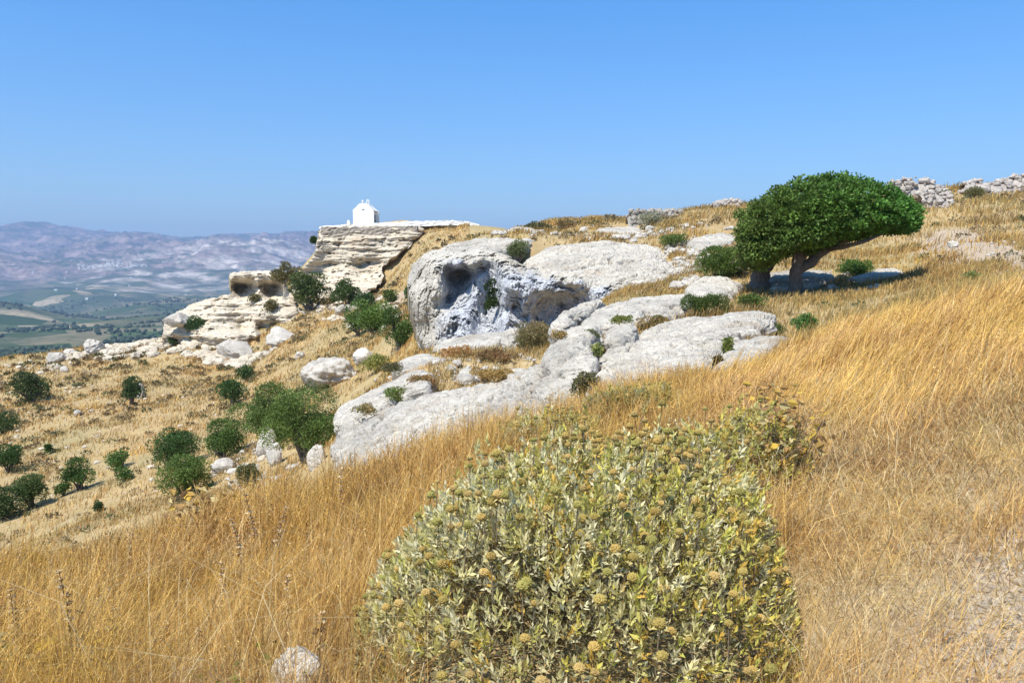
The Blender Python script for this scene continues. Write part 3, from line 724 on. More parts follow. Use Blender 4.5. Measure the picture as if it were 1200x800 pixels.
relief("broken_crag", "broken cream rock band with dark slots, below the small cave crag",
    [(190, 380), (200, 370), (228, 354), (255, 347), (300, 350), (345, 352), (352, 370), (346, 385), (350, 396), (330, 404), (318, 416), (300, 424), (285, 430), (262, 432), (240, 432), (215, 428), (188, 420)],
    bands([(350, [(250, 119.5), (300, 118.5), (345, 117)]), (362, [(215, 120), (260, 117.5), (300, 116.5), (345, 115)]), (375, [(195, 119), (230, 116), (262, 116), (280, 118.0), (310, 114), (345, 113)]), (381, [(262, 115), (278, 117.5), (300, 115), (330, 113)]),
           (385, [(195, 117), (230, 114), (272, 114.5), (282, 117), (305, 117), (326, 116), (340, 112)]), (389, [(230, 113), (262, 112), (280, 112.5), (320, 113), (345, 111)]), (394, [(200, 115), (250, 111), (300, 110), (345, 110)]),
           (400, [(200, 117), (230, 114), (284, 110), (296, 113.5), (306, 113.5), (314, 110.5)]), (408, [(195, 117.5), (230, 114), (260, 111), (290, 109), (310, 110)]), (420, [(195, 118), (230, 114), (250, 111), (280, 109), (310, 110)]), (432, [(200, 118), (240, 113), (280, 109)])]),
    crag_noise, M_CRAG, step=0.55, back=8, rnd=0.8, lam=2e-4)

# ------------------------------------------------------------------ chapel on its terrace
CD = 140.0
def cpx(u, v, d=CD): return P(u, v, d)
cb = cpx(426, 263.2); cz = cb[2] - 0.3
chapel = empty("chapel", (cb[0], cb[1], cz), "tiny whitewashed chapel with a blunt gable, standing at the edge of the crag", "chapel")
hw = 1.78; hl = 2.6; eh = 2.72; top = 3.95
prof = [(-hw, 0), (-hw, eh), (-hw * .78, eh + .42), (-0.75, top - .12), (-0.45, top), (0.45, top), (0.75, top - .12), (hw * .78, eh + .42), (hw, eh), (hw, 0)]
def extrude_y(pr, y0, y1):
    n = len(pr); V = np.array([[x, y, z] for y in (y0, y1) for x, z in pr], float)
    c0 = np.array([[0, y0, 1.2]]); c1 = np.array([[0, y1, 1.2]]); V = np.concatenate([V, c0, c1])
    F = []
    for i in range(n):
        j = (i + 1) % n
        F += [[i, j, n + j], [i, n + j, n + i], [j, i, 2 * n], [n + i, n + j, 2 * n + 1]]
    return V, np.array(F)
base = np.array([cb[0], cb[1], cz])
def put(name, VF, mat, parent=chapel, off=base): return obj(name, VF[0] + off, VF[1], mat, parent=parent, origin=base)
wall = put("wall", extrude_y([(x * .985, z * .985) for x, z in prof], 0.22, 2 * hl - .05), M_WHITE)
put("gable", extrude_y(prof, 0, 0.2), M_WHITE)
roofp = [(-hw - .12, eh - .05), (-hw * .8, eh + .36), (-0.75, top - .2), (-0.42, top - .06), (0.42, top - .06), (0.75, top - .2), (hw * .8, eh + .36), (hw + .3, eh - .12), (hw + .3, eh - .0), (hw * .82, eh + .44), (0.75, top - .1), (0.42, top + .02), (-0.42, top + .02), (-0.75, top - .1), (-hw * .82, eh + .44), (-hw - .12, eh + .06)]
rv = np.array([[x, y, z] for y in (0.24, 2 * hl) for x, z in roofp], float); nR = 16
rF = [[i, (i + 1) % nR, nR + (i + 1) % nR, nR + i] for i in range(nR)] + [[i, i + 1, 14 - i, 15 - i] for i in range(7)] + [[nR + i + 1, nR + i, nR + 15 - i, nR + 14 - i] for i in range(7)]
put("roof", (rv, np.array(rF)), M_WHITE)
put("buttress", joinmesh([box(hw + .003, hw + .55, 1.9, 2.6, 0, eh - .25), box(hw + .003, hw + .28, 1.9, 2.6, eh - .25, eh - .14)]), M_WHITE)
dr = put("door", joinmesh([box(hw - .02, hw + .03, .9, 1.7, 0.05, 2.0)]), M_DOOR)
put("handle", box(hw + .03, hw + .08, 1.55, 1.62, 1.0, 1.08), M_DARK, parent=dr)
dr.location = (0, 0, 0)
for c in dr.children: c.location = (0, 0, 0)
put("window", joinmesh([box(-.22, .18, -.03, .02, 2.78, 2.92)]), M_DARK)
def cross(x, y, z, s):
    return joinmesh([box(x - .06 * s, x + .06 * s, y - .05, y + .05, z, z + .6 * s), box(x - .2 * s, x - .06 * s, y - .045, y + .045, z + .3 * s, z + .42 * s), box(x + .06 * s, x + .2 * s, y - .045, y + .045, z + .3 * s, z + .42 * s)])
put("cross", cross(-0.12, .1, top - .02, 1.0), M_WHITE)
put("belfry", joinmesh([box(.55, .68, .05, .15, top - .1, top + .42), box(.92, 1.05, .05, .15, top - .35, top + .42), box(.5, 1.1, .03, .17, top + .42, top + .55), box(.74, .84, .05, .14, top + .55, top + .72)]), M_WHITE)
pst = obj("bollard", *joinmesh([(box(-.22, .22, -.22, .22, -.4, .62)[0] + cpx(408.5, 263.5), box(0, 1, 0, 1, 0, 1)[1]), (box(-.15, .15, -.15, .15, .62, .8)[0] + cpx(408.5, 263.5), box(0, 1, 0, 1, 0, 1)[1])]), M_WHITE, origin=cpx(408.5, 263.5))
tag(pst, "short white bollard just left of the chapel wall", "bollard")

def ribbon_wall(name, label, cat, pts, thick, mat, seg=1, rough=0.0, seed=0, res=0.4):
    """a wall following (u, v_top, v_bottom, distance) points, with an uneven face and top"""
    pts = np.asarray(pts, float); n = max(3, int(np.hypot(*(P(pts[0, 0], pts[0, 1], pts[0, 3]) - P(pts[-1, 0], pts[-1, 1], pts[-1, 3]))[:2]) / res))
    s = np.linspace(0, 1, n); k = np.linspace(0, 1, len(pts)); q = np.stack([np.interp(s, k, pts[:, i]) for i in range(4)], 1)
    T = P(q[:, 0], q[:, 1], q[:, 3]); B = P(q[:, 0], q[:, 2], q[:, 3])
    rows = []; m = 7
    for i in range(m): rows.append(B + (T - B) * i / (m - 1))
    off = np.array([0, thick, 0])
    rows += [T + off * .5 + [0, 0, .02], T + off, T + off - [0, 0, 1.0], B + off - [0, 0, .5]]
    V = np.concatenate(rows); F = grid_faces(len(rows), n)[:, ::-1]
    F = F[:, ::-1]
    if rough: V = V + vnormals(V, F) * (rough * fbm(V * (0.9 / rough) ** .5 + seed, 3))[:, None]
    L = np.array([[i * n for i in range(len(rows))]])
    o = obj(name, V, F, mat, origin=V.mean(0)); return tag(o, label, cat)
ribbon_wall("terrace_wall", "low whitewashed terrace wall running along the crag top beside the chapel", "wall",
    [(374, 265.0, 268, 137.2), (400, 263.6, 267.5, 136.6), (440, 261.2, 266.5, 136), (470, 259.6, 266, 135.4), (500, 258.8, 265, 135), (530, 258.2, 264, 134.6), (550, 259.5, 264.5, 134.4), (562, 263.5, 267, 134.4)], 3.5, M_WHITE, rough=0.10)
ribbon_wall("stone_wall", "long grey drystone wall holding up the chapel terrace", "wall",
    [(376, 266.5, 279, 133.2), (420, 266, 278.5, 132.4), (460, 265.2, 277.5, 131.4), (489, 264.6, 276, 130.4)], 1.6, rock_mat("grey drystone", light=(0.42, 0.36, 0.29), mid=(0.33, 0.28, 0.22), grey=(0.16, 0.14, 0.12), k=0.9, warm=0.2), rough=0.3, seed=2)

# ------------------------------------------------------------------ loose stones
def stone_verts(size, seed, sub=2, flat=0.7, amp=0.35):
    V, F = ICO[sub]; r = np.random.default_rng(seed)
    d = 1 + amp * fbm(V * 1.1 + seed * 3.17, 3) + 0.10 * fbm(V * 3.5 + seed, 2)
    n = r.normal(size=(5, 3)); n /= np.linalg.norm(n, axis=1)[:, None]
    W = V * d[:, None]
    for k in range(5):                       # broken flat faces
        h = W @ n[k]; W = W - np.clip(h - 0.72, 0, None)[:, None] * n[k] * 0.85
    a = r.uniform(0, 6.28); W = W * np.array([r.uniform(.85, 1.3), r.uniform(.75, 1.1), flat])
    R = np.array([[math.cos(a), -math.sin(a), 0], [math.sin(a), math.cos(a), 0], [0, 0, 1]])
    return (W @ R.T) * size, F

def heap(name, label, cat, spec, d, thick, ssize, seed, mat):
    """a drystone heap: stones piled on a mound whose skyline is traced; spec = (u, v_top, v_base)"""
    r = np.random.default_rng(seed); spec = np.asarray(spec, float); parts = []
    us = np.linspace(spec[0, 0], spec[-1, 0], 24)
    vt = np.interp(us, spec[:, 0], spec[:, 1]); vb = np.interp(us, spec[:, 0], spec[:, 2])
    prof = []
    for f, h in ((-1.0, 0.0), (-.72, .45), (-.4, .82), (0, 1), (.45, .8), (1.0, 0.0)):
        q = P(us, vt, d); q[:, 1] += f * thick; g = ground(q[:, 0], q[:, 1]); q[:, 2] = g + np.clip(q[:, 2] - g, .1, 9) * h * .72 - (.3 if h == 0 else .05); prof.append(q)
    V = np.concatenate(prof); V = V + 0.03 * r.normal(size=V.shape); parts.append((V, grid_faces(6, 24)[:, [0, 1, 2]])); parts.append((V, grid_faces(6, 24)[:, [0, 2, 3]]))
    n = int(abs(us[-1] - us[0]) / FPX * d * thick * 2.4 / (ssize * ssize * .52))
    for i in range(n):
        u = r.uniform(us[0], us[-1]); f = r.uniform(-1, .5); h = 1 - abs(f) ** 1.5
        c = P(u, np.interp(u, us, vt), d); c[1] += f * thick; g = gz(c[0], c[1]); c[2] = g + max(.1, c[2] - g - .08) * h * r.uniform(.8, 1)
        sz = ssize * r.uniform(.45, 1.25) * .5
        Vs, Fs = stone_verts(sz, int(r.integers(1e6)), 1, r.uniform(.7, 1.1)); parts.append((Vs + c, Fs))
    V, F = joinmesh(parts); o = obj(name, V, F, mat, origin=P(us.mean(), vb.mean(), d)); return tag(o, label, cat)
heap("stone_heap", "peaked heap of pale stones on the skyline just right of the windswept tree", "stone heap", [(1030, 217, 226), (1045, 210, 227), (1062, 206, 227.5), (1080, 206.5, 228), (1095, 212, 228.5), (1106, 221, 228.5)], 58.5, 1.0, 0.42, 3, M_WALLSTONE)
heap("stone_heap", "long ruined bank of stones on the skyline at the right edge of the picture", "stone heap", [(1128, 223, 227), (1150, 217, 226.5), (1170, 210, 226), (1190, 203, 225.5), (1215, 200, 225), (1260, 203, 225)], 58, 1.1, 0.45, 4, M_WALLSTONE)
heap("stone_heap", "small scatter of stones on the skyline between the two big stone heaps", "stone heap", [(1128, 212, 216), (1140, 208.5, 216), (1152, 209.5, 216)], 60, 0.8, 0.36, 5, M_WALLSTONE)
heap("stone_heap", "low trail of stones at the foot of the peaked stone heap", "stone heap", [(1078, 222, 228), (1095, 220, 229), (1112, 224, 229)], 54, 0.8, 0.4, 6, M_WALLSTONE)
heap("dry_stone_wall", "dark ruined end of a drystone wall on the brow above the cream dome", "wall", [(735, 250, 264), (740, 244.5, 264), (755, 242.5, 262), (768, 246, 260), (780, 244.5, 259), (797, 245, 257)], 66, 1.1, 0.5, 7, rock_mat("dark wall stone", light=(0.45, 0.40, 0.33), mid=(0.30, 0.26, 0.21), grey=(0.13, 0.12, 0.11), k=1.0))
heap("stone_heap", "little line of pale stones on the skyline left of the windswept tree", "stone heap", [(835, 236.5, 240), (848, 233.5, 239), (866, 231, 238)], 69, 0.8, 0.4, 8, M_WALLSTONE)

def boulder(label, u, v, w, h, seed, mat=None, d=None, name="boulder", cat="boulder", flat=None):
    b = hit(u, v, 20 if (u < 420 and v < 600) else 0) if d is None else P(u, v, d); dd = b[1]; W = w / FPX * dd; Hh = h / FPX * dd
    V, F = ICO[4]; V = V + 0.0
    dsp = 1 + 0.30 * fbm(V * 1.0 + seed * 2.3, 3) + 0.10 * ridged(V * 2.4 + seed, 4) + 0.05 * fbm(V * 7 + seed, 3)
    r = np.random.default_rng(seed); n = r.normal(size=(6, 3)); n /= np.linalg.norm(n, axis=1)[:, None]
    Wv = V * dsp[:, None]
    for k in range(6): Wv = Wv - np.clip(Wv @ n[k] - 0.75, 0, None)[:, None] * n[k] * .8
    Wv = Wv * np.array([W / 2 / 1.05, W / 2 * .9, Hh * .62]); Wv[:, 2] += Hh * .33
    o = obj(name, Wv + b, F, mat or M_BOULDER, origin=b, smooth=True)
    return tag(o, label, cat)
BD = [
 ("wide white boulder on the brown slope left of the narrow rock strip", 384, 452, 66, 30),
 ("white rock between the dark gully tree and the bright gully tree", 312, 534, 24, 34),
 ("pale rock wedged between the two lowest gully trees", 262, 552, 28, 16),
 ("rock standing below the bright gully tree, right of the olive shrub", 322, 545, 18, 28),
 ("grey rock under the left tip of the biggest slab", 372, 545, 26, 26),
 ("pale flat stone at the foot of the gully shrubs", 288, 566, 26, 26),
 ("white stone on the crest at the far left, largest of the crest stones", 66, 424, 22, 11),
 ("upright pale rocks on the crest right of the largest crest stone", 109, 414, 24, 18),
 ("small white stone right beside the upright crest rocks", 84, 416, 14, 8),
 ("white stone on the slope below the crest, next to the lone round shrub", 166, 468, 12, 17),
 ("bright stone by the narrow goat track on the slope", 75, 436, 10, 7),
 ("lone small white stone low on the bare left slope", 90, 487, 9, 7),
 ("cream rock at the foot of the broken crag, left of its lower slot", 274, 418, 40, 22),
 ("cream rock at the foot of the broken crag, right of its lower slot", 330, 402, 34, 18),
 ("pale rock at the crag's western end, highest on the stony crest", 207, 379, 26, 14),
 ("whitish rock above the bright green low shrub in the gully", 428, 424, 26, 16),
 ("stone beside the dark twin shrubs under the chapel crag", 402, 368, 16, 12),
 ("pale stone on the slope between the cave crag and the white boulder", 352, 420, 14, 9),
 ("rock at the right foot of the clump of gully bushes", 496, 408, 14, 14),
 ("pale rock half sunk at the left foot of the slab stack", 602, 452, 24, 10),
 ("small grey stone on the biggest slab, near its middle", 536, 508, 22, 9),
 ("pale stone on the dry field right of the windswept tree", 1118, 290, 12, 8),
 ("whitish stone at the edge of the golden grass, below the large right slab", 872, 450, 20, 10),
]
for i, (lb, u, v, w, h) in enumerate(BD):
    dd = None
    if "on the biggest slab" in lb: dd = 16.0
    if "western end" in lb: dd = 114
    boulder(lb, u, v, w, h, 40 + i, d=dd)
boulder("weathered grey stone half buried in the dry grass, left foot of the felted bush", 356, 806, 66, 52, 99, name="stone", cat="stone")

def scatter_stones(name, spots, mat, sub=1, kind='stuff'):
    parts = []
    for i, (p, s) in enumerate(spots):
        V, F = stone_verts(s, i + 11, sub, 0.7); parts.append((V + p + [0, 0, s * .15], F))
    V, F = joinmesh(parts); return tag(obj(name, V, F, mat), kind=kind)
def in_px(poly, n, seed, lo, hi, pw=2.5, dmin=0.0):
    r = np.random.default_rng(seed); w = px_world(poly, dmin); lo_, hi_ = w.min(0), w.max(0); out = []
    while len(out) < n:
        xy = r.uniform(lo_, hi_, size=(n * 2, 2)); xy = xy[inpoly(xy[:, 0], xy[:, 1], w)]
        if not len(xy): break
        k = fbm(xy0(xy[:, 0], xy[:, 1], 0.18, seed), 3); xy = xy[k > -0.15][:n - len(out)]
        z = ground(xy[:, 0], xy[:, 1])
        for (x, y), zz in zip(xy, z): out.append((np.array([x, y, zz]), lo + (hi - lo) * r.random() ** pw))
    return out
rub = in_px([(70, 424), (120, 404), (190, 380), (240, 360), (262, 400), (330, 405), (290, 430), (200, 414), (130, 424)], 1500, 21, .10, .95, 3.2)
rub += in_px([(0, 440), (180, 430), (330, 430), (400, 470), (300, 560), (150, 590), (0, 600)], 330, 22, .05, .30, 4, 24)
rub += in_px([(330, 350), (450, 345), (520, 320), (560, 300), (520, 345), (480, 365), (400, 380)], 500, 23, .1, .6)
rub += in_px([(0, 430), (60, 418), (110, 412), (60, 440)], 90, 24, .1, .6)
scatter_stones("rubble", rub, M_CRAG)
rub = in_px([(780, 290), (835, 285), (830, 310), (815, 335), (790, 340)], 420, 25, .08, .35)
rub += in_px([(560, 282), (700, 266), (860, 262), (860, 285), (700, 285), (600, 292)], 420, 26, .06, .40, 3)
rub += in_px([(500, 415), (620, 405), (640, 440), (520, 450), (440, 445)], 160, 27, .05, .22)
rub += in_px([(240, 560), (300, 520), (340, 540), (380, 555), (300, 575)], 80, 28, .06, .32, 3, 24)
rub += in_px([(880, 330), (980, 315), (1060, 318), (1050, 335), (930, 350)], 90, 29, .05, .2)
rub += in_px([(1070, 290), (1200, 280), (1200, 310), (1100, 320)], 45, 30, .03, .11)
scatter_stones("scattered_stones", rub, M_BOULDER)
peb = in_px([(1060, 840), (1110, 730), (1150, 650), (1200, 600), (1260, 570), (1340, 560), (1420, 700), (1420, 840)], 3800, 31, .002, .030, 4.5)
peb += in_px([(900, 830), (960, 740), (1060, 600), (1210, 520), (1210, 620), (1050, 760), (1010, 830)], 500, 32, .002, .012, 3)
scatter_stones("gravel", peb, rock_mat("path gravel", light=(0.56, 0.47, 0.36), mid=(0.44, 0.36, 0.27), grey=(0.27, 0.22, 0.165), k=3))
# dark green tarpaulin bundle among the western rocks
tp = P(207, 369.5, 117.5)
tb = empty("tarpaulin_bundle", tp, "tiny dark green bundle with a reddish patch among the rocks at the western end", "bundle")
Vb, Fb = stone_verts(0.62, 5, 3, .5, .5); obj("cloth", Vb + tp, Fb, plain_mat("dark green cloth", (0.03, 0.10, 0.075), .7), parent=tb, smooth=True)
Vb, Fb = stone_verts(0.24, 6, 2, .6, .4); obj("red_patch", Vb + tp + [0.75, -.1, .25], Fb, plain_mat("faded red cloth", (0.45, 0.10, 0.09), .7), parent=tb, smooth=True)

# ------------------------------------------------------------------ leaves, shrubs, trees
def leaves(C, D, L, W, r, fold=0.0):
    n = len(C); S = np.cross(D, r.normal(size=(n, 3))); S /= np.linalg.norm(S, axis=1)[:, None] + 1e-9
    L = np.broadcast_to(np.asarray(L, float), (n,))[:, None]; W = np.broadcast_to(np.asarray(W, float), (n,))[:, None]
    up = np.cross(S, D) * fold
    V = np.stack([C, C + D * L * .45 + S * W / 2 + up * W, C + D * L, C + D * L * .45 - S * W / 2 + up * W], 1).reshape(-1, 3)
    return V, np.arange(n * 4).reshape(n, 4)
def rep4(c): return np.repeat(c, 4, 0)
def unit(v): return v / (np.linalg.norm(v, axis=-1, keepdims=True) + 1e-9)

PAL = dict(dark=[(0.034, 0.068, 0.020), (0.054, 0.098, 0.025), (0.078, 0.128, 0.035)], mid=[(0.054, 0.105, 0.022), (0.085, 0.150, 0.031), (0.116, 0.188, 0.042)],
    bright=[(.055, .105, .022), (.085, .150, .027), (.125, .205, .04)], bright0=[(0.078, 0.150, 0.022), (0.116, 0.217, 0.031), (0.155, 0.255, 0.042)], olive=[(0.093, 0.105, 0.039), (0.132, 0.143, 0.056), (0.186, 0.180, 0.077)],
    lime=[(0.139, 0.180, 0.042), (0.217, 0.255, 0.056), (0.295, 0.285, 0.084)], brown=[(0.264, 0.158, 0.056), (0.388, 0.240, 0.091), (0.512, 0.330, 0.140)], mixed=[(0.109, 0.128, 0.042), (0.248, 0.180, 0.070), (0.403, 0.270, 0.112)], grey=[(0.186, 0.188, 0.112), (0.264, 0.255, 0.154), (0.341, 0.315, 0.196)])
def shrub(label, u, v, w, h, pal='dark', seed=0, d=None, name="shrub", cat="shrub", group=None, dens=1.0, low=0.0, trunk=True, leafpx=1.55, depth=0.9, nl=None, aspect=2.0, lean=(0, 0)):
    r = np.random.default_rng(1000 + seed)
    b = hit(u, v, 20 if (u < 420 and v < 615) else 0) if d is None else P(u, v, d); dd = b[1]
    W = w / FPX * dd; Hh = h / FPX * dd * 1.02
    ls = max(0.035, leafpx * dd / FPX)
    nl = nl or int(np.clip(12 * W / max(Hh, .2), 11, 30)) + 6
    # lobes: foliage masses round the crown
    th = r.uniform(0, 2 * math.pi, nl); ph = np.arccos(r.uniform(-0.75, 1, nl)); rr_ = r.uniform(.30, .92, nl)
    lc = np.stack([rr_ * np.sin(ph) * np.cos(th) * W / 2, rr_ * np.sin(ph) * np.sin(th) * W / 2 * depth, Hh * (.48 + .50 * rr_ * np.cos(ph))], 1)
    lr = r.uniform(.12, .34, nl) * min(W, Hh * 1.25)
    lc[:, 0] += lean[0] * lc[:, 2]; lc[:, 2] = np.clip(lc[:, 2], lr * .5, Hh - lr * .72)
    N = int(np.clip(dens * 8.0 * W * Hh / (ls * ls), 700, 22000))
    k = r.choice(nl, N, p=lr ** 2 / (lr ** 2).sum())
    nv = unit(r.normal(size=(N, 3)) + [0, 0, .25]); rad_ = r.uniform(.55, 1.05, N) ** .6
    C = lc[k] + nv * (lr[k] * rad_)[:, None] * np.array([1, 1, .8]) * (1 + .25 * perlin(nv * 2.2 + k[:, None] * 3.1))[:, None]
    m = C[:, 2] > low * Hh; C, nv, k = C[m], nv[m], k[m]; N = len(C)
    D = unit(nv * .8 + r.normal(size=(N, 3)) * .7 + [0, 0, .25])
    P3 = np.array(PAL[pal]); lt = r.random(nl); t = np.clip(lt[k] * .75 + r.random(N) * .4 - .08, 0, .999) * 2
    i = t.astype(int); col = P3[i] * (1 - (t - i))[:, None] + P3[np.minimum(i + 1, 2)] * (t - i)[:, None]; col *= r.uniform(.8, 1.2, (N, 1)) * r.uniform(.82, 1.3) * np.array([r.uniform(.9, 1.25), 1, r.uniform(.85, 1.1)])
    V, F = leaves(C, D, ls * r.uniform(.8, 1.5, N) * aspect * .62, ls * r.uniform(.6, 1.0, N), r)
    root = empty(name, b, label, cat, group)
    obj("foliage" if cat != "tree" else "crown", V + b, F, M_LEAF, parent=root, attrs=dict(tint=rep4(col)))
    if trunk:
        parts = []; tr = max(.03, .045 * W)
        for j in range(min(nl, 6)):
            e = lc[j]; mid_ = e * .45 + np.array([r.normal() * .05 * W, r.normal() * .05 * W, 0])
            parts.append(tube([[e[0] * .05, e[1] * .05, -.15], mid_, e], [tr, tr * .7, tr * .25], 6))
        Vt, Ft = joinmesh(parts); obj("trunk" if cat == "tree" else "stems", Vt + b, Ft, M_BARK, parent=root, smooth=True)
    return root
